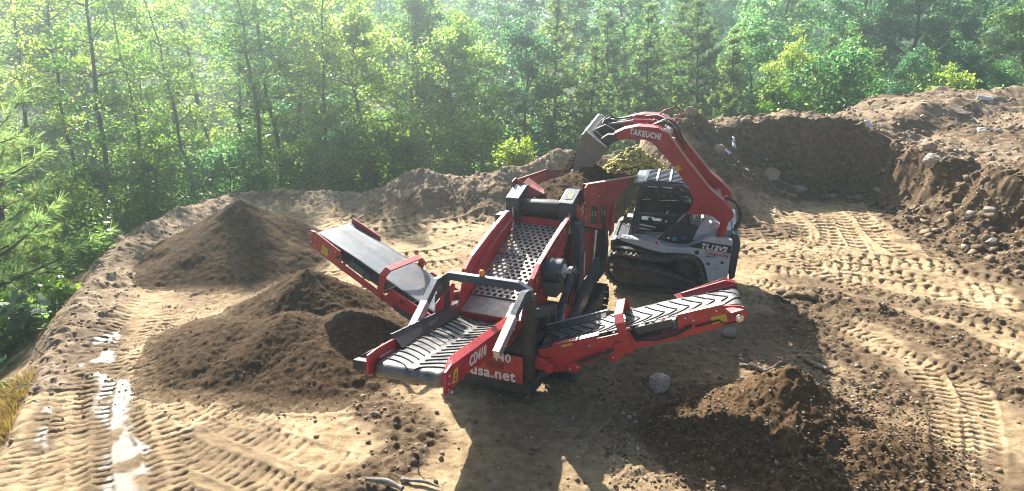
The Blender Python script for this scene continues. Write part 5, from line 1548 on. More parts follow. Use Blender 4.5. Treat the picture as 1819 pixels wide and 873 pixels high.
# ================================================================== vegetation
def m_leaf(name, stops, trans, tr=.45, rough=.32):
    m, nt, b = new_mat(name)
    g = nt.nodes.new('ShaderNodeNewGeometry')
    oi = nt.nodes.new('ShaderNodeObjectInfo')
    r = ramp(nt, g.outputs['Random Per Island'], stops)
    hs = nt.nodes.new('ShaderNodeHueSaturation')
    mr = nt.nodes.new('ShaderNodeMapRange'); mr.inputs[3].default_value = .46; mr.inputs[4].default_value = .535
    nt.links.new(oi.outputs['Random'], mr.inputs[0]); nt.links.new(mr.outputs[0], hs.inputs['Hue'])
    mv = nt.nodes.new('ShaderNodeMapRange'); mv.inputs[3].default_value = 1.25; mv.inputs[4].default_value = .62
    nt.links.new(oi.outputs['Random'], mv.inputs[0]); nt.links.new(mv.outputs[0], hs.inputs['Value'])
    nt.links.new(r.outputs[0], hs.inputs['Color'])
    nt.links.new(hs.outputs[0], b.inputs['Base Color'])
    b.inputs['Roughness'].default_value = rough
    b.inputs['Specular IOR Level'].default_value = .4
    t = nt.nodes.new('ShaderNodeBsdfTranslucent')
    tc = mixc(nt, 1.0, hs.outputs[0], trans, 'MULTIPLY')
    nt.links.new(tc, t.inputs['Color'])
    mx = nt.nodes.new('ShaderNodeMixShader'); mx.inputs[0].default_value = tr
    nt.links.new(b.outputs[0], mx.inputs[1]); nt.links.new(t.outputs[0], mx.inputs[2])
    nt.links.new(mx.outputs[0], nt.nodes['Material Output'].inputs['Surface'])
    return m
G1 = [(0, (.040, .100, .040)), (.45, (.075, .150, .044)), (.85, (.120, .195, .048)), (1, (.20, .25, .06))]
G2 = [(0, (.024, .080, .050)), (.5, (.046, .120, .060)), (.9, (.080, .165, .060)), (1, (.14, .20, .06))]  # dark stops lean blue-green, putting teal shade into the leaf colour
GP = [(0, (.026, .076, .044)), (.5, (.058, .120, .050)), (.85, (.105, .160, .050)), (1, (.17, .19, .06))]
GY = None
M['leaf'] = m_leaf('broad_leaf', G1, (4.1, 3.7, 1.9), .68)
M['leaf_dark'] = m_leaf('shade_tinted_broad_leaf', G2, (3.4, 3.5, 2.3), .64)
M['leaf_mid'] = m_leaf('mid_broad_leaf', [(0, (.030, .082, .040)), (.5, (.058, .128, .048)), (.9, (.10, .175, .05)), (1, (.16, .22, .06))], (3.7, 3.5, 2.0), .66)
M['needle'] = m_leaf('pine_needle', GP, (3.6, 3.4, 2.0), .6, .45)
M['needle_near'] = m_leaf('sunlit_pine_needle', [(0, (.060, .120, .052)), (.5, (.095, .165, .066)), (.85, (.13, .20, .075)), (1, (.20, .23, .09))], (3.7, 3.5, 2.4), .66, .4)  # lighter copy of the pine needle; sunlit brightness is put into its colour
M['leaf_lime'] = m_leaf('lime_and_sunlit_leaf', [(0, (.08, .16, .02)), (.6, (.13, .24, .03)), (1, (.20, .30, .05))], (2.3, 2.2, 1.0), .5)
M['leaf_pale'] = m_leaf('pale_glossy_leaf', [(0, (.07, .12, .06)), (.6, (.12, .19, .10)), (1, (.20, .27, .17))], (1.6, 1.8, 1.2), .4, .3)
M['dry_grass'] = m_leaf('dry_grass_blade', [(0, (.16, .12, .035)), (.5, (.27, .21, .06)), (.85, (.34, .28, .09)), (1, (.10, .14, .03))], (1.4, 1.3, .9), .4, .6)
def m_bark(name, c0, c1):
    m, nt, b = new_mat(name)
    n = noise(nt, 14, 6, .7)
    r = ramp(nt, n.outputs[0], [(.35, c0), (.65, c1)])
    nt.links.new(r.outputs[0], b.inputs['Base Color']); b.inputs['Roughness'].default_value = .9
    bump(nt, b, n.outputs[0], .6, .03)
    return m
M['bark'] = m_bark('grey_brown_bark', (.055, .042, .032), (.15, .12, .095))
M['bark_pale'] = m_bark('pale_dead_bark', (.13, .11, .095), (.28, .25, .22))

def unit(n, rng):
    v = rng.normal(size=(n, 3)); return v / np.linalg.norm(v, axis=1)[:, None]

def leaf_quads(c, size, rng, aspect=.6, up=.25):
    """one diamond leaf at each point"""
    n = len(c)
    a = unit(n, rng); nrm = unit(n, rng); nrm[:, 2] = np.abs(nrm[:, 2]) + up
    s = np.cross(a, nrm); s /= np.linalg.norm(s, axis=1)[:, None] + 1e-9
    a = np.cross(nrm, s); a /= np.linalg.norm(a, axis=1)[:, None] + 1e-9
    L = (np.asarray(size) * rng.uniform(.7, 1.35, n))[:, None]
    v = np.stack([c - a * L * .5, c + s * L * aspect * .5, c + a * L * .5, c - s * L * aspect * .5], 1)
    return v.reshape(-1, 3), np.arange(4 * n).reshape(n, 4)

def needle_quads(base, d, length, width, rng):
    n = len(base)
    s = np.cross(d, unit(n, rng)); s /= np.linalg.norm(s, axis=1)[:, None] + 1e-9
    L = (length * rng.uniform(.75, 1.2, n))[:, None]; w = width
    tip = base + d * L; tip[:, 2] -= .10 * L[:, 0]
    v = np.stack([base - s * w * .5, base + s * w * .5, tip + s * w * .25, tip - s * w * .25], 1)
    return v.reshape(-1, 3), np.arange(4 * n).reshape(n, 4)

def tubes_np(paths, n=5):
    """paths: list of (points (k,3), radii (k,)); one mesh"""
    V, F, o = [], [], 0
    for P, r in paths:
        P = np.asarray(P, float); k = len(P)
        T = np.gradient(P, axis=0); T /= np.linalg.norm(T, axis=1)[:, None] + 1e-9
        ref = np.array([.21, .37, .13]); s = np.cross(T, ref); s /= np.linalg.norm(s, axis=1)[:, None] + 1e-9; u = np.cross(s, T)
        ang = np.arange(n) * 2 * np.pi / n
        ring = P[:, None] + np.asarray(r)[:, None, None] * (s[:, None] * np.cos(ang)[None, :, None] + u[:, None] * np.sin(ang)[None, :, None])
        V.append(ring.reshape(-1, 3))
        i = np.arange(k - 1)[:, None] * n; j = np.arange(n)[None]; j2 = (j + 1) % n
        F.append((np.stack([i + j, i + j2, i + n + j2, i + n + j], -1).reshape(-1, 4)) + o); o += k * n
    return np.concatenate(V), np.concatenate(F)

def bent(p0, p1, rng, k=6, amp=.06, sag=0.):
    p0, p1 = np.asarray(p0, float), np.asarray(p1, float); L = np.linalg.norm(p1 - p0)
    t = np.linspace(0, 1, k)[:, None]
    P = p0 + (p1 - p0) * t + np.cumsum(rng.normal(size=(k, 3)) * amp * L / k, 0) * (t > 0)
    P[:, 2] -= sag * L * (t[:, 0] * (1 - t[:, 0])) * 2
    return P

def broadleaf(seed, h, r, c0, trunk_r, n_limb, n_leaf, leaf=.15, mat='leaf', open_=.0, lean=.04, clump_r=.42):
    rng = np.random.default_rng(seed)
    top = np.array([rng.normal() * lean * h, rng.normal() * lean * h, h * .93])
    tk = bent((0, 0, -.6), top, rng, 12, .09); z = np.linspace(0, 1, 12)
    paths = [(tk, trunk_r * (1 - .86 * z))]
    centers = []
    for i in range(n_limb):
        f = c0 + (1 - c0) * ((i + rng.uniform()) / n_limb) ** .95
        q = tk[min(11, int(f * 11))]
        az = i * 2.4 + rng.uniform(-.5, .5)
        env = r * (math.sin(math.pi * min(1, (f - c0) / (1 - c0) * .80 + .17)) ** .7) * rng.uniform(.55, 1.15)
        e = q + np.array([math.cos(az) * env, math.sin(az) * env, env * rng.uniform(.15, .75)])
        lp = bent(q, e, rng, 6, .10)
        paths.append((lp, trunk_r * .38 * (1 - f * .5) * (1 - .85 * np.linspace(0, 1, 6))))
        for j in (2, 3, 4, 5, 5):
            cpt = lp[j] + rng.normal(size=3) * .22 * env / max(r, .1) * r * .5
            centers.append(cpt)
            if j >= 4:
                paths.append((bent(lp[j - 1], cpt, rng, 4, .1), np.linspace(.012, .004, 4)))
    for i in range(max(3, n_limb // 5)): centers.append(top + rng.normal(size=3) * np.array([.35, .35, .4]) * r * .4)
    centers = np.array(centers)
    if open_: centers = centers[rng.uniform(size=len(centers)) > open_]
    w = rng.uniform(.4, 1.4, len(centers)); w /= w.sum()
    n_leaf = int(n_leaf * (1.0 if r < 2.2 and h > 5 else 1.75)); leaf *= .78
    idx = rng.choice(len(centers), n_leaf, p=w)
    rr = clump_r * rng.uniform(.6, 1.35, len(centers))
    off = unit(n_leaf, rng) * (rng.uniform(size=n_leaf) ** .45)[:, None] * rr[idx][:, None] * np.array([1.15, 1.15, .8])
    v, f = leaf_quads(centers[idx] + off, leaf, rng)
    return ('broad', raw_mesh('crown', v, f, None, M[mat], False), raw_mesh('trunk', *tubes_np(paths), None, M['bark']))

def pine(seed, h, r, c0, trunk_r, whorls, per, tuft_n, nl=.2, nw=.03, step=.22, mat='needle', lean=.02):
    rng = np.random.default_rng(seed)
    top = np.array([rng.normal() * lean * h, rng.normal() * lean * h, h])
    tk = bent((0, 0, -.6), top, rng, 12, .025); z = np.linspace(0, 1, 12)
    paths = [(tk, trunk_r * (1 - .9 * z) + .01)]
    B, Dv = [], []
    for i in range(whorls):
        f = c0 + (1 - c0) * (i + rng.uniform(0, 1.)) / whorls
        f = min(f, .985); ii = f * 11; k = min(10, int(ii)); q = tk[k] + (tk[k + 1] - tk[k]) * (ii - k)
        prof = r * ((1 - f) / (1 - c0)) ** .7 * (.55 + .45 * min(1, (f - c0) / .25 + .3))
        for j in range(per):
            az = rng.uniform(0, 2 * math.pi); L = max(.3, prof * rng.uniform(.6, 1.15))
            d = np.array([math.cos(az), math.sin(az), rng.uniform(.0, .8)])
            e = q + d * L
            lp = bent(q, e, rng, 6, .10, .06)
            lp[:, 2] += .10 * L * np.linspace(0, 1, 6) ** 2
            paths.append((lp, np.linspace(.035 * L / 2 + .008, .006, 6)))
            m = max(2, int(L * .75 / step))
            for t in np.linspace(.25, 1, m):
                a = t * 5; kk = min(4, int(a)); p = lp[kk] + (lp[kk + 1] - lp[kk]) * (a - kk)
                for s in range(2 if t < .99 else 1):
                    side = unit(1, rng)[0] * (.20 if t < .99 else .02) * (1.2 - .4 * t) * min(1, L); side[2] = abs(side[2]) * .6
                    tip = p + side
                    if t < .99: paths.append((np.array([p, tip]), np.array([.007, .004])))
                    ax = (d * .6 + side * 2); ax /= np.linalg.norm(ax) + 1e-9
                    dd = unit(tuft_n, rng) * .85 + ax; dd /= np.linalg.norm(dd, axis=1)[:, None]
                    B.append(np.repeat(tip[None], tuft_n, 0) - ax * .08 * rng.uniform(size=(tuft_n, 1))); Dv.append(dd)
    B, Dv = np.concatenate(B), np.concatenate(Dv)
    v, f = needle_quads(B, Dv, nl, nw, rng)
    return ('pine', raw_mesh('crown', v, f, None, M[mat], False), raw_mesh('trunk', *tubes_np(paths), None, M['bark']))

def bare(seed, h, r):
    rng = np.random.default_rng(seed)
    tk = bent((0, 0, -.6), (rng.normal() * .5, rng.normal() * .3, h), rng, 12, .05); paths = [(tk, .12 * (1 - .9 * np.linspace(0, 1, 12)))]
    for i in range(46):
        f = rng.uniform(.25, 1); q = tk[int(f * 11)]; az = rng.uniform(0, 6.28); L = r * rng.uniform(.4, 1) * (1.2 - f)
        e = q + np.array([math.cos(az), math.sin(az), rng.uniform(.1, .7)]) * L
        lp = bent(q, e, rng, 6, .16); paths.append((lp, np.linspace(.026, .006, 6)))
        for j in range(4):
            a = lp[rng.integers(2, 6)]; paths.append((bent(a, a + unit(1, rng)[0] * L * .4 + np.array([0, 0, .1]), rng, 4, .2), np.linspace(.011, .004, 4)))
    return ('bare', None, raw_mesh('trunk', *tubes_np(paths), None, M['bark_pale']))

PROTO = {
    'B3': broadleaf(17, 3.2, 1.5, .06, .05, 24, 3000, .17, 'leaf_lime'),  # lime leaves put the sunlit look of these bushes into their colour
    'A1': broadleaf(1, 9.0, 2.5, .14, .13, 40, 9500, .18, clump_r=.46),
    'A2': broadleaf(2, 8.0, 2.4, .10, .12, 36, 8500, .18, 'leaf_dark', clump_r=.46),
    'A3': broadleaf(3, 10.5, 2.8, .18, .15, 44, 10500, .19, clump_r=.48),
    'S1': broadleaf(4, 13.0, 1.7, .40, .10, 32, 6500, .17, 'leaf', .05, .05, .42),
    'S2': broadleaf(5, 14.5, 2.0, .30, .12, 38, 7500, .17, 'leaf', .08, .06, .46),
    'S3': broadleaf(6, 12.0, 1.5, .22, .09, 36, 6500, .17, 'leaf', .05, .04, .42),
    'P1': pine(7, 9.5, 2.4, .14, .13, 22, 7, 13, .25, .036, .2),
    'P2': pine(8, 12.5, 2.9, .26, .16, 22, 7, 14, .27, .040, .2),
    'P3': pine(9, 6.5, 2.0, .06, .10, 19, 7, 12, .23, .034, .19),
    'B1': broadleaf(10, 3.4, 1.5, .06, .05, 24, 4800, .16, 'leaf'),
    'B2': broadleaf(11, 2.6, 1.4, .06, .05, 22, 4500, .15, 'leaf_dark'),
    'D1': bare(12, 9.5, 2.4),
    'T1': broadleaf(13, 17.0, 3.8, .22, .22, 44, 10500, .32, 'leaf_dark', .05, .03, .8),
    'T2': broadleaf(14, 15.0, 3.5, .15, .20, 42, 10500, .32, 'leaf_mid', .05, .03, .8),
    'T3': pine(15, 17.0, 3.6, .22, .22, 18, 7, 9, .42, .075, .42),
    'N1': pine(16, 10.5, 3.0, .02, .12, 23, 4, 22, .27, .011, .19, 'needle_near'),
}
used_proto = set()
def tree(kind, x, y, h=None, rz=None, label='', group=None, zb=None, cat='tree', w=1., seed=0):
    k, crown, trunk = PROTO[kind]
    hh = {'A1': 9, 'A2': 8, 'A3': 10.5, 'S1': 13, 'S2': 14.5, 'S3': 12, 'P1': 9.5, 'P2': 12.5, 'P3': 6.5, 'B1': 3.4, 'B2': 2.6, 'B3': 3.2, 'D1': 9.5, 'T1': 17, 'T2': 15, 'T3': 17, 'N1': 10.5}[kind]
    s = 1. if h is None else h / hh
    name = {'pine': 'pine_tree', 'bare': 'bare_tree', 'broad': 'bush' if kind[0] == 'B' else 'leafy_tree'}[k]
    z = gz(x, y) if zb is None else zb
    o = thing(name, label, cat, (x, y, z), None, group)
    o.rotation_euler = (math.sin(x * 7.1 + y) * .045, math.sin(y * 5.3 - x) * .055, rz if rz is not None else (x * 12.9898 + y * 78.233) % 6.283)
    o.scale = (s * w, s * w, s)
    if crown: link('crown', crown, o)
    link('trunk', trunk, o)
    return o
TREES = [
    ('S2', -16.25, 27, 14.5, 'thick dark bare-stemmed tree with high leaves nearest the bend of the pad edge', 'tree', None, 1.0),
    ('S1', -20.11, 31, 13.0, 'thin tall tree with wispy leaves behind the young pine', 'tree', None, 1.0),
    ('S3', -16.12, 29, 11.0, 'thin leaning sapling between the dark bare stem and the smooth soil pile', 'tree', None, 1.0),
    ('S3', -17.84, 34, 10.5, 'pale green sapling second behind the dark bare stem', 'tree', None, 1.0),
    ('S1', -13.28, 28, 11.5, 'slim leaning tree rising straight behind the smooth conical soil pile', 'tree', None, 1.0),
    ('S2', -14.53, 33, 12.0, 'bushy young tree with yellowish top above the smooth soil pile peak', 'tree', None, 1.0),
    ('S1', -10.85, 29.5, 15.0, 'very tall straight stem rising behind the berm beside the smooth soil pile', 'tree', None, 1.0),
    ('S2', -10.96, 32, 14.5, 'second very tall stem just beyond the straight one behind the berm', 'tree', None, 1.0),
    ('S3', -11.14, 35, 13.0, 'slim stem third in the line of tall stems behind the berm', 'tree', None, 1.0),
    ('S1', -8.47, 31, 13.5, 'tall thin tree above the head of the smooth grey conveyor', 'tree', None, 1.0),
    ('S2', -26.91, 38, 15.0, 'hazy tall tree in the glare above the young pine', 'tree', None, 1.0),
    ('S2', -23.67, 42, 16.0, 'hazy tall tree in the glare behind the bare dead tree', 'tree', None, 1.0),
    ('S3', -21.72, 44, 15.0, 'hazy pale tree in the brightest part of the glare', 'tree', None, 1.0),
    ('S2', -16.68, 42, 15.5, 'hazy pale tree behind the tall straight stems', 'tree', None, 1.0),
    ('D1', -21.72, 35, 11.0, 'leafless grey dead tree with fine twigs in the glare', 'dead tree', None, 1.0),
    ('D1', -19.53, 37, 9.5, 'smaller leafless dead tree beside the thin leaning sapling', 'dead tree', None, 1.0),
    ('B3', -15.0, 22, 3.2, 'low bright bush below the young pine at the pad edge', 'bush', None, 1.0),
    ('B3', -15.77, 25, 3.2, 'low bush at the foot of the thick dark stem', 'bush', None, 1.0),
    ('B3', -14.73, 27, 3.4, 'sunlit bush behind the bend of the pad edge', 'bush', None, 1.0),
    ('B1', -14.8, 30, 4.2, 'tall yellow-green bush behind the smooth soil pile', 'bush', None, 1.0),
    ('B2', -11.49, 27, 3.4, 'round bush just behind the smooth soil pile peak', 'bush', None, 1.0),
    ('B3', -12.69, 33, 3.4, 'bright sunlit bush between the smooth soil pile and the tall stems', 'bush', None, 1.0),
    ('B3', -8.71, 29, 3.6, 'dark bush behind the berm beside the tall stems', 'bush', None, 1.0),
    ('B1', -7.15, 30, 3.6, 'light bush behind the lowest dip of the berm', 'bush', None, 1.0),
    ('B3', -5.42, 30, 4.0, 'bright bush behind the rising end of the berm', 'bush', None, 1.0),
    ('B3', -3.81, 31, 4.2, 'loose bush behind the highest hump of the berm', 'bush', None, 1.0),
    ('B1', -1.84, 30, 4.2, 'loose green bush between the berm hump and the lime shrub', 'bush', None, 1.0),
    ('A1', -7.07, 32, 9.5, 'broad leafy tree behind the low berm above the smooth conveyor hoop', 'tree', None, 1.0),
    ('A2', -10.35, 38, 10.5, 'dense tree above the head of the smooth conveyor', 'tree', None, 1.0),
    ('A3', -5.56, 35, 10.5, 'tall round leafy tree above the sloping end of the berm', 'tree', None, 1.0),
    ('A1', -2.96, 33, 8.8, 'light green leafy tree above the berm hump', 'tree', None, 1.0),
    ('P1', -4.66, 37, 10.0, 'dark-stemmed pine between two leafy trees above the berm hump', 'tree', None, 1.0),
    ('A3', -1.43, 37, 8.7, 'tall pale-topped leafy tree above the lime shrub', 'tree', None, 1.0),
    ('A2', 0.43, 34, 8.2, 'dark leafy tree directly behind the lime shrub', 'tree', None, 1.0),
    ('P1', 2.16, 35, 9.5, 'loose pine with forked trunk above the red hopper', 'tree', None, 1.0),
    ('P2', 5.71, 40, 9.0, 'big open pine behind the tipped bucket', 'tree', None, 1.0),
    ('P1', 3.53, 33, 7.2, 'short pine behind the raised bucket', 'tree', None, 1.0),
    ('P1', 7.25, 37, 9.0, 'yellowish pine above the lettered lift arm', 'tree', None, 1.0),
    ('P2', 9.78, 43, 9.9, 'tall dark pine above the elbow of the lift arms', 'tree', None, 1.0),
    ('P2', 10.64, 39, 9.5, 'full pine above the dark mound beside the lift arms', 'tree', None, 1.0),
    ('P1', 11.47, 36, 7.6, 'pine beside the full one above the dark mound', 'tree', None, 1.0),
    ('A2', 14.5, 41, 8.5, 'dark round tree above the vertical bank face near the mound', 'tree', None, 1.0),
    ('A1', 14.79, 37, 6.0, 'pale leafy young tree standing against the vertical bank', 'tree', None, 1.0),
    ('P3', 17.57, 40, 6.9, 'pointed young pine tallest above the vertical bank', 'tree', None, 1.0),
    ('A1', 18.43, 38, 5.7, 'light rounded sapling above the vertical bank', 'tree', None, 1.0),
    ('P3', 21.16, 41, 6.3, 'yellow-green young pine above the end of the vertical bank', 'tree', None, 1.0),
    ('A2', 21.91, 39, 5.3, 'leafy sapling above the corner of the bank', 'tree', None, 1.0),
    ('A1', 24.89, 42, 6.2, 'bright lime-tinted tree above the corner of the bank', 'tree', None, 1.0),
    ('A2', 27.56, 43, 7.2, 'dark broad tree behind the plateau', 'tree', None, 1.0),
    ('P1', 31.48, 50, 7.2, 'dark cone-shaped pine behind the plateau', 'tree', None, 1.0),
    ('A2', 28.32, 41, 5.8, 'shadowed bushy tree behind the white plastic scrap', 'tree', None, 1.0),
    ('A3', 32.98, 45, 10.0, 'tall feathery tree beyond the end of the plateau', 'tree', None, 1.0),
    ('B3', 13.09, 34, 3.6, 'low bush behind the middle of the vertical bank', 'bush', None, 1.0),
    ('B2', 16.31, 35, 3.6, 'low dark bush behind the vertical bank', 'bush', None, 1.0),
    ('B1', 24.4, 40, 4.5, 'dark shrub behind the plateau edge', 'bush', None, 1.0),
    ('T1', -47.87, 62, 14.5, 'tall leafy canopy tree far above the young pine', 'tree', 'tall trees of the back row', 1.0),
    ('T2', -37.38, 58, 16.2, 'tall leafy canopy tree far behind the dead trees', 'tree', 'tall trees of the back row', 1.0),
    ('T1', -31.21, 54, 17.2, 'tall leafy canopy tree far behind the smooth soil pile', 'tree', 'tall trees of the back row', 1.0),
    ('T2', -28.4, 62, 14.8, 'tall leafy canopy tree far behind the tall straight stems', 'tree', 'tall trees of the back row', 1.0),
    ('T1', -19.48, 58, 15.9, 'tall leafy canopy tree far above the smooth conveyor', 'tree', 'tall trees of the back row', 1.0),
    ('T2', -14.62, 58, 16.2, 'tall leafy canopy tree far above the berm dip', 'tree', 'tall trees of the back row', 1.0),
    ('T1', -10.29, 62, 14.5, 'tall leafy canopy tree far above the berm hump', 'tree', 'tall trees of the back row', 1.0),
    ('T1', -1.94, 58, 16.6, 'tall leafy canopy tree far above the lime shrub', 'tree', 'tall trees of the back row', 1.0),
    ('T1', 3.15, 54, 14.6, 'tall leafy canopy tree far above the red hopper', 'tree', 'tall trees of the back row', 1.0),
    ('T1', 9.28, 54, 15.1, 'tall leafy canopy tree far above the tipped bucket', 'tree', 'tall trees of the back row', 1.0),
    ('T3', 13.69, 58, 15.7, 'tall pine far above the lift arm elbow', 'tree', 'tall trees of the back row', 1.0),
    ('T1', 21.19, 58, 16.5, 'tall leafy canopy tree far above the dark mound', 'tree', 'tall trees of the back row', 1.0),
    ('T1', 27.57, 58, 16.5, 'tall leafy canopy tree far above the vertical bank', 'tree', 'tall trees of the back row', 1.0),
    ('T1', 30.47, 54, 17.1, 'tall leafy canopy tree far above the bank corner', 'tree', 'tall trees of the back row', 1.0),
    ('T3', 34.94, 54, 15.7, 'tall pine far above the plateau', 'tree', 'tall trees of the back row', 1.0),
    ('T3', 46.67, 62, 15.5, 'tall pine far beyond the plateau end', 'tree', 'tall trees of the back row', 1.0),
    ('T2', -63.3, 80, 17.7, 'hazy treetop deep in the wood showing between nearer crowns', 'tree', 'treetops deep in the wood', 1.0),
    ('T1', -58.59, 86, 17.4, 'hazy treetop deep in the wood showing between nearer crowns', 'tree', 'treetops deep in the wood', 1.0),
    ('T2', -51.09, 86, 16.9, 'hazy treetop deep in the wood showing between nearer crowns', 'tree', 'treetops deep in the wood', 1.0),
    ('T1', -37.61, 74, 19.4, 'hazy treetop deep in the wood showing between nearer crowns', 'tree', 'treetops deep in the wood', 1.0),
    ('T2', -32.38, 86, 18.8, 'hazy treetop deep in the wood showing between nearer crowns', 'tree', 'treetops deep in the wood', 1.0),
    ('T1', -23.34, 80, 19.9, 'hazy treetop deep in the wood showing between nearer crowns', 'tree', 'treetops deep in the wood', 1.0),
    ('T2', -15.69, 86, 16.4, 'hazy treetop deep in the wood showing between nearer crowns', 'tree', 'treetops deep in the wood', 1.0),
    ('T1', -8.19, 86, 19.3, 'hazy treetop deep in the wood showing between nearer crowns', 'tree', 'treetops deep in the wood', 1.0),
    ('T3', -0.01, 80, 16.5, 'hazy treetop deep in the wood showing between nearer crowns', 'tree', 'treetops deep in the wood', 1.0),
    ('T1', 8.14, 86, 20.0, 'hazy treetop deep in the wood showing between nearer crowns', 'tree', 'treetops deep in the wood', 1.0),
    ('T3', 12.98, 74, 17.6, 'hazy treetop deep in the wood showing between nearer crowns', 'tree', 'treetops deep in the wood', 1.0),
    ('T1', 22.19, 80, 17.7, 'hazy treetop deep in the wood showing between nearer crowns', 'tree', 'treetops deep in the wood', 1.0),
    ('T3', 28.85, 74, 16.2, 'hazy treetop deep in the wood showing between nearer crowns', 'tree', 'treetops deep in the wood', 1.0),
    ('T1', 36.91, 74, 17.5, 'hazy treetop deep in the wood showing between nearer crowns', 'tree', 'treetops deep in the wood', 1.0),
    ('T1', 51.18, 86, 19.5, 'hazy treetop deep in the wood showing between nearer crowns', 'tree', 'treetops deep in the wood', 1.0),
    ('T1', 61.32, 86, 16.9, 'hazy treetop deep in the wood showing between nearer crowns', 'tree', 'treetops deep in the wood', 1.0),
    ('T3', 56.92, 74, 16.3, 'hazy treetop deep in the wood showing between nearer crowns', 'tree', 'treetops deep in the wood', 1.0),
]
for kind, x, y, h, lab, cat, grp, w in TREES:
    tree(kind, x, y, h, None, lab, grp, None, cat, w)

# young pine close to the pad edge, with long fine needles
tree('N1', -12.35, 14.6, 10.5, .4, 'young long-needled pine with bright needles right at the pad edge', None, -2.2)
tree('N1', -14.2, 18.6, 9.0, 2.1, 'second young pine standing just behind the bright long-needled one', None, -2.4)

# distant woods: one mass of far crowns on rising ground
def woods():
    rng = np.random.default_rng(900); V, F, o = [], [], 0
    for i in range(380):
        if i < 260:
            y = rng.uniform(95, 190); x = rng.uniform(-1.15, 1.15) * y
        else:
            y = rng.uniform(48, 100); x = rng.uniform(.86, 1.7) * y * (1 if i % 2 else -1)
        h = rng.uniform(14, 22); r = rng.uniform(3.2, 5.5); n = 420
        zc = -2 + .02 * (y - 60)
        nc = 16
        cc = np.stack([x + rng.normal(size=nc) * r * .45, y + rng.normal(size=nc) * r * .45, zc + h * rng.uniform(.25, 1.0, nc)], -1)
        p = cc[rng.integers(0, nc, n)] + unit(n, rng) * (rng.uniform(size=n) ** .4)[:, None] * r * .42
        v, f = leaf_quads(p, .95, rng)
        V.append(v); F.append(f + o); o += len(v)
    return raw_mesh('distant_woods', np.concatenate(V), np.concatenate(F), None, M['leaf_dark'], False)
tag(link('distant_woods', woods()), 'mass of far trees closing the view behind the clearing', 'woods', kind='stuff')

# undergrowth on the forest floor
def undergrowth():
    rng = np.random.default_rng(901)
    n = 11000
    x = rng.uniform(-40, 36, n * 3); y = rng.uniform(8, 60, n * 3)
    _, k = ground_fields(x, y, False)
    ok = np.where((k['out'] > 1.6) & (vnoise(x * .25, y * .25, 3) > .25))[0][:n]
    x, y = x[ok], y[ok]; z = gsample(x, y)
    m = 16
    c = np.repeat(np.stack([x, y, z], -1), m, 0) + rng.normal(size=(len(x) * m, 3)) * np.array([.35, .35, .0])
    c[:, 2] += np.abs(rng.normal(size=len(c))) * .5
    v, f = leaf_quads(c, .19, rng, .55, .6)
    return raw_mesh('undergrowth', v, f, None, M['leaf'], False)
tag(link('undergrowth', undergrowth()), 'low green undergrowth covering the forest floor beyond the pad', 'undergrowth', kind='stuff')
def grass_strip():
    rng = np.random.default_rng(902)
    x = rng.uniform(-10.6, -6.4, 60000); y = rng.uniform(5.5, 14, 60000)
    _, k = ground_fields(x, y, False)
    ok = np.where((k['out'] > .12) & (k['out'] < 1.5) & (vnoise(x * .9, y * .9, 8) > .42) & (y < 10.5))[0][:5200]
    x, y = x[ok], y[ok]; z = gsample(x, y)
    b = np.stack([x, y, z - .02], -1)
    d = unit(len(b), rng) * .8; d[:, 2] = np.abs(d[:, 2]) + .5; d[:, 0] -= .3; d /= np.linalg.norm(d, axis=1)[:, None]
    v, f = needle_quads(b, d, .26, .012, rng)
    return raw_mesh('dry_grass', v, f, None, M['dry_grass'], False)
tag(link('dry_grass', grass_strip()), 'yellow dry grass hanging over the edge of the pad', 'grass', kind='stuff')

# lime shrub on the berm
def shrub(name, label, x, y, z, h, r, n, leaf, mat, seed, cat='shrub'):
    rng = np.random.default_rng(seed); paths = []; C_ = []
    for i in range(14):
        az = rng.uniform(0, 6.28); e = np.array([math.cos(az) * r * rng.uniform(.2, .9), math.sin(az) * r * rng.uniform(.2, .9), h * rng.uniform(.55, 1)])
        lp = bent((0, 0, 0), e, rng, 6, .1); paths.append((lp, np.linspace(.014, .004, 6))); C_ += [lp[3], lp[4], lp[5], lp[5]]
    C_ = np.array(C_); idx = rng.integers(0, len(C_), n)
    v, f = leaf_quads(C_[idx] + rng.normal(size=(n, 3)) * r * .17, leaf, rng, .6, .5)
    o = thing(name, label, cat, (x, y, z))
    link('foliage', raw_mesh('foliage', v, f, None, M[mat], False), o); link('stem', raw_mesh('stem', *tubes_np(paths), None, M['bark']), o)
    return o
shrub('shrub', 'bright lime-green shrub growing behind the berm beside the red hopper', .12, 24.6, .35, 1.25, .75, 1500, .15, 'leaf_lime', 31)
shrub('plant', 'pale broad-leaved plant sprouting at the shady pad edge', -10.0, 12.9, -.55, .95, .5, 130, .26, 'leaf_pale', 32, 'plant')
shrub('plant', 'small yellow-green plant beside the pale broad-leaved one', -10.1, 14.3, -.35, .6, .45, 160, .2, 'leaf_lime', 33, 'plant')
shrub('fern', 'low green fern hanging at the pad edge beside the fallen twig', -8.55, 8.9, -.45, .42, .5, 420, .15, 'leaf_lime', 34, 'plant')
shrub('shrub', 'dark leafy shrub on the slope below the pad edge', -10.3, 11.3, -1.2, 1.0, .8, 900, .17, 'leaf_dark', 35)

shrub('shrub', 'bright shrub low on the slope beside the dry grass', -9.0, 9.7, -1.1, 1.1, .8, 900, .16, 'leaf_lime', 36)
shrub('shrub', 'mid green shrub between the pale broad-leaved plant and the young pines', -10.6, 13.7, -1.0, 1.2, .9, 1100, .15, 'leaf', 37)
shrub('shrub', 'sunlit leafy shrub under the bright long-needled pine', -11.4, 12.6, -1.5, 1.3, 1.0, 1300, .15, 'leaf', 38)
shrub('shrub', 'round green shrub behind the pad edge beside the smooth conical pile', -10.9, 16.8, -.6, 1.2, .8, 1100, .14, 'leaf', 39)
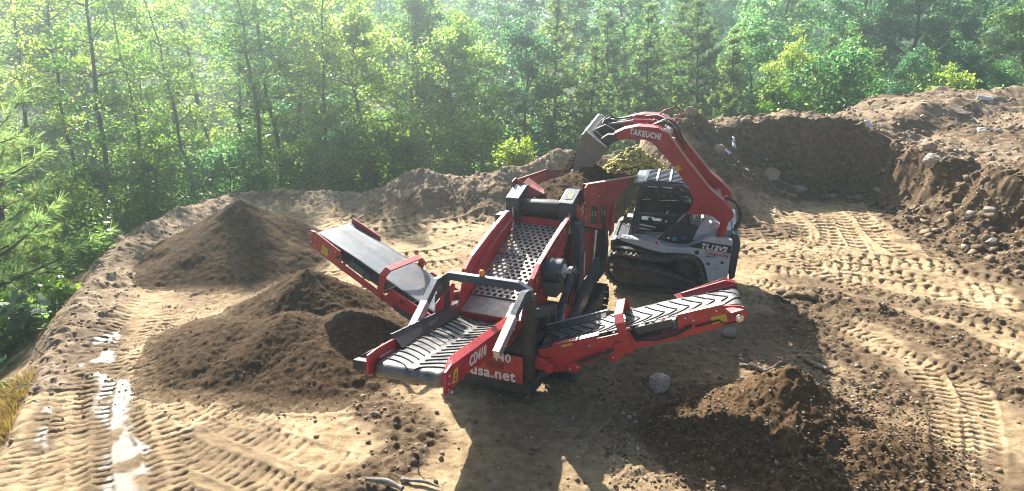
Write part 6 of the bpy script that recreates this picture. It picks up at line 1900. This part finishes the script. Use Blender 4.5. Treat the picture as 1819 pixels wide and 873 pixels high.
# ================================================================== mulch heap, rocks, branches, scraps
def mulch():
    rng = np.random.default_rng(61)
    root = thing('mulch_pile', 'heap of yellow mulch behind the loader under its raised arm', 'mulch pile', (3.85, 21.4, 0))
    xs = np.arange(-2.0, 2.0, .06); ys = np.arange(-1.7, 1.9, .06); X, Y = np.meshgrid(xs, ys)
    H = 2.12 - 1.05 * np.hypot(X * .95, Y * 1.05) * (1 + .18 * fbm(X, Y, .8, 3, 62)) + .15 * fbm(X, Y, 1.5, 3, 63)
    H = np.minimum(H, 2.05) + .08 * clods(X, Y, .2, 64, .7)
    link('heap_core', grid_mesh('heap_core', xs, ys, np.maximum(H, -.3), None, M['mulch_core']), root)
    n = 9500
    px, py = rng.uniform(-1.95, 1.95, n), rng.uniform(-1.65, 1.85, n)
    ix = ((px - xs[0]) / .06).astype(int).clip(0, len(xs) - 1); iy = ((py - ys[0]) / .06).astype(int).clip(0, len(ys) - 1)
    hz = H[iy, ix]
    cover = (vnoise(px * 1.1 + 5, py * 1.1, 66) + .45 * (hz - .9) - .25 * np.clip(px - .3, 0, 2)) > .22
    ok = (hz > .25) & cover
    r = .022 + .075 * rng.uniform(size=ok.sum()) ** 2.2
    P, F = clod_cloud(np.stack([px[ok], py[ok], hz[ok] + .02], -1), r, 67, ICO1, .7)
    o = link('mulch_clumps', raw_mesh('mulch_clumps', P, F, None, M['mulch'], False), root); o['kind'] = 'stuff'
mulch()

def rock(label, x, y, r, seed, mat='stone', flat=.7, dz=.0, name='rock', sq=(1, 1, 1)):
    rng = np.random.default_rng(seed)
    bm = bmesh.new(); bmesh.ops.create_icosphere(bm, subdivisions=3, radius=1)
    pl = unit(7, rng); dd = rng.uniform(.55, .85, 7)
    for v in bm.verts:
        p = np.array(v.co[:])
        for q, d in zip(pl, dd):
            t = p @ q
            if t > d: p = p - q * (t - d)
        p = p * (1 + .025 * rng.normal() + .10 * float(fbm(np.array([p[0] * 1.7 + p[2]]), np.array([p[1] * 1.7 - p[2]]), 1.6, 3, seed)[0]))
        v.co = Vector((p[0] * sq[0], p[1] * sq[1], p[2] * flat * sq[2])) * r
    me = bpy.data.meshes.new(name); bm.to_mesh(me); bm.free(); me.materials.append(M[mat])
    o = link(name, me); z = float(gsample(np.array([float(x)]), np.array([float(y)]))[0])
    o.location = (x, y, z + r * flat * .35 + dz); o.rotation_euler = (rng.uniform(-.3, .3), rng.uniform(-.3, .3), rng.uniform(0, 6))
    return tag(o, label, 'rock')
rock('pale angular rock lying in the shade before the screening machine', 2.42, 9.98, .21, 1, 'stone_pale', .85)
rock('pale block at the foot of the bank, topped by a second stone', 13.0, 20.9, .34, 2, 'stone_pale')
rock('brownish stone resting just above the pale block on the bank foot', 13.2, 21.6, .27, 3, 'clod')
rock('grey stone lying beneath the end of the V-cleated conveyor', 4.15, 11.95, .15, 4)
rock('dark bluish stone lying in shadow near the conveyor hoop', 3.0, 12.3, .12, 5)
rock('big crumbled boulder leaning on the vertical bank face', 8.9, 23.0, .32, 6, 'clod', .9)
rock('grey boulder below the mound beside the lift arms', 6.9, 22.6, .26, 7, 'clod', .8)
rock('pale slab at the base of the vertical bank', 9.9, 22.95, .30, 8, 'stone', .5)
rock('small white stone beside the soil pile and front drum', -2.1, 9.2, .07, 9)
rock('round stone perched on top of the dark mound', 6.15, 23.75, .26, 10, 'clod', .9)
rock('small pale stone at the foot of the right slope near the tracks', 12.6, 17.1, .17, 11)
rock('pinkish stone half buried on the side slope of the bank', 13.2, 18.2, .22, 12)
rock('flat stone on the plateau near the white plastic scrap', 18.0, 27.5, .3, 13, 'stone', .4)

M['bark_dusty'] = m_bark('dusty_root_bark', (.17, .125, .085), (.34, .26, .18))
def branch(label, pts, r, seed, twigs=0, mat='bark_pale', name='branch', cat='branch', blunt=False):
    rng = np.random.default_rng(seed)
    P = np.array(smooth_line([np.array(p, float) for p in pts], 4))
    paths = [(P, np.linspace(r, r * (.85 if blunt else .35), len(P)) * (1 + (.28 if blunt else .1) * rng.normal(size=len(P))))]
    for i in range(twigs):
        a = P[rng.integers(len(P) // 3, len(P))]
        paths.append((bent(a, a + np.array([rng.normal() * .3, rng.normal() * .3, abs(rng.normal()) * .15 + .05]), rng, 5, .15), np.linspace(r * .4, r * .15, 5)))
    V, F = tubes_np(paths, 7)
    c = V.mean(0)
    o = link(name, raw_mesh(name, V - c, F, None, M[mat])); o.location = Vector(c)
    return tag(o, label, cat)
def on(x, y, h=.03):
    return (x, y, float(gsample(np.array([float(x)]), np.array([float(y)]))[0]) + h)
branch('bare grey fallen branch with twigs lying across the pad edge', [on(-8.5, 9.9, .12), on(-8.1, 9.8, .22), on(-7.7, 9.7, .16), on(-7.3, 9.55, .10)], .014, 1, 7)
branch('short thick pale root lying beside the coarse soil pile', [on(4.0, 10.75, .02), on(4.15, 10.68, .06), on(4.3, 10.52, .05), on(4.36, 10.46, .04)], .045, 2, 2, 'bark_dusty', 'wood_chunk', 'wood', True)
branch('second thick brown root lying beyond the coarse soil pile', [on(5.22, 10.95, .02), on(5.3, 10.75, .06), on(5.42, 10.6, .05), on(5.44, 10.5, .02)], .045, 3, 2, 'bark_dusty', 'wood_chunk', 'wood', True)
branch('thin curved root lying in the machine shadow', [on(1.05, 8.9), on(1.12, 8.5), on(1.0, 8.1), on(.95, 7.9), on(1.2, 7.8)], .010, 4, 0)
branch('broken pale plank end among the roots in front', [on(-1.9, 7.5, .04), on(-1.6, 7.45, .06), on(-1.4, 7.35, .05)], .04, 5, 0, 'bark_pale', 'wood_chunk', 'wood', True)
branch('split light wood stick at the front of the pad', [on(-1.45, 7.55, .04), on(-1.15, 7.5, .05), on(-.95, 7.42, .04)], .03, 6, 1, 'bark_pale', 'wood_chunk', 'wood')
branch('thin forked twig standing out of the loose front soil', [on(-1.25, 7.75, .0), on(-1.22, 7.8, .14), on(-1.12, 7.85, .24)], .010, 7, 3)
branch('short stick on the coarse soil pile slope', [on(5.0, 9.3, .30), on(5.12, 9.45, .33), on(5.25, 9.6, .28)], .014, 8, 0, 'bark_pale')
branch('long pale stick lying at the base of the vertical bank', [on(8.6, 22.9, .1), on(9.3, 22.85, .12), on(9.9, 22.8, .08)], .035, 9, 0)
branch('grey stick lying on the plateau surface', [on(17.3, 25.5, .1), on(17.6, 26.2, .2), on(17.8, 26.8, .1)], .03, 10, 1)

# white plastic scraps
def scrap(label, x, y, dz, sx, sy, rot, seed, name='plastic_scrap', col=None):
    rng = np.random.default_rng(seed); n = 9
    u = np.linspace(-.5, .5, n); U, V = np.meshgrid(u, u)
    Z = .12 * fbm(U + seed, V, 3, 3, seed) + .05 * np.sin(U * 9 + seed)
    co = np.stack([U * sx, V * sy, Z * max(sx, sy)], -1).reshape(-1, 3)
    i = np.arange(n * n).reshape(n, n); q = np.stack([i[:-1, :-1], i[:-1, 1:], i[1:, 1:], i[1:, :-1]], -1).reshape(-1, 4)
    o = link(name, raw_mesh(name, co, q, None, M['plastic']))
    so = o.modifiers.new('thickness', 'SOLIDIFY'); so.thickness = .006
    p = on(x, y, dz); o.location = p; o.rotation_euler = rot
    return tag(o, label, 'plastic scrap')
M['plastic'] = paint('white_plastic', (.72, .71, .74), .4, dust=.3)
scrap('torn white plastic hanging on the dark mound slope', 7.6, 23.3, .45, .16, .42, (R(55), .5, R(30)), 1)
scrap('small white plastic rag below the torn one on the mound', 7.3, 23.0, .1, .3, .25, (R(40), 0, 1), 2)
scrap('white plastic strip lying flat on the plateau', 16.9, 24.3, .06, .75, .2, (0, 0, R(-12)), 3)
scrap('pinkish white plastic rag caught in the bank edge', 12.4, 23.9, .1, .2, .4, (R(50), 0, .4), 4)
b = MB(); b.cyl((0, -.35, 0), (0, .35, 0), .17, 20)
pp = MB(); pp.tube([(-.3, 0, 0), (.3, 0, 0)], .11, 20)
o = pp.build('plastic_pipe', M['plastic'], None, .01); o.location = on(20.8, 30.6, .12); o.rotation_euler = (0, R(8), R(-30))
tag(o, 'white plastic pipe end lying on the skyline of the plateau', 'pipe')
# ================================================================== haze: one closed box of even pale air round the whole scene
hz = MB(); hz.box((0, 240, 9.5), (860, 740, 33))
hm = bpy.data.materials.new('haze'); hm.use_nodes = True
ht = hm.node_tree; ht.nodes.remove(ht.nodes['Principled BSDF'])
pv = ht.nodes.new('ShaderNodeVolumePrincipled')
pv.inputs['Color'].default_value = (.80, .97, 1.0, 1)
pv.inputs['Density'].default_value = .0052
pv.inputs['Anisotropy'].default_value = .86
ht.links.new(pv.outputs[0], ht.nodes['Material Output'].inputs['Volume'])
ho = hz.build('haze', hm, None, 0)
tag(ho, 'pale sunlit haze hanging in the air among the trees', 'haze', kind='stuff')
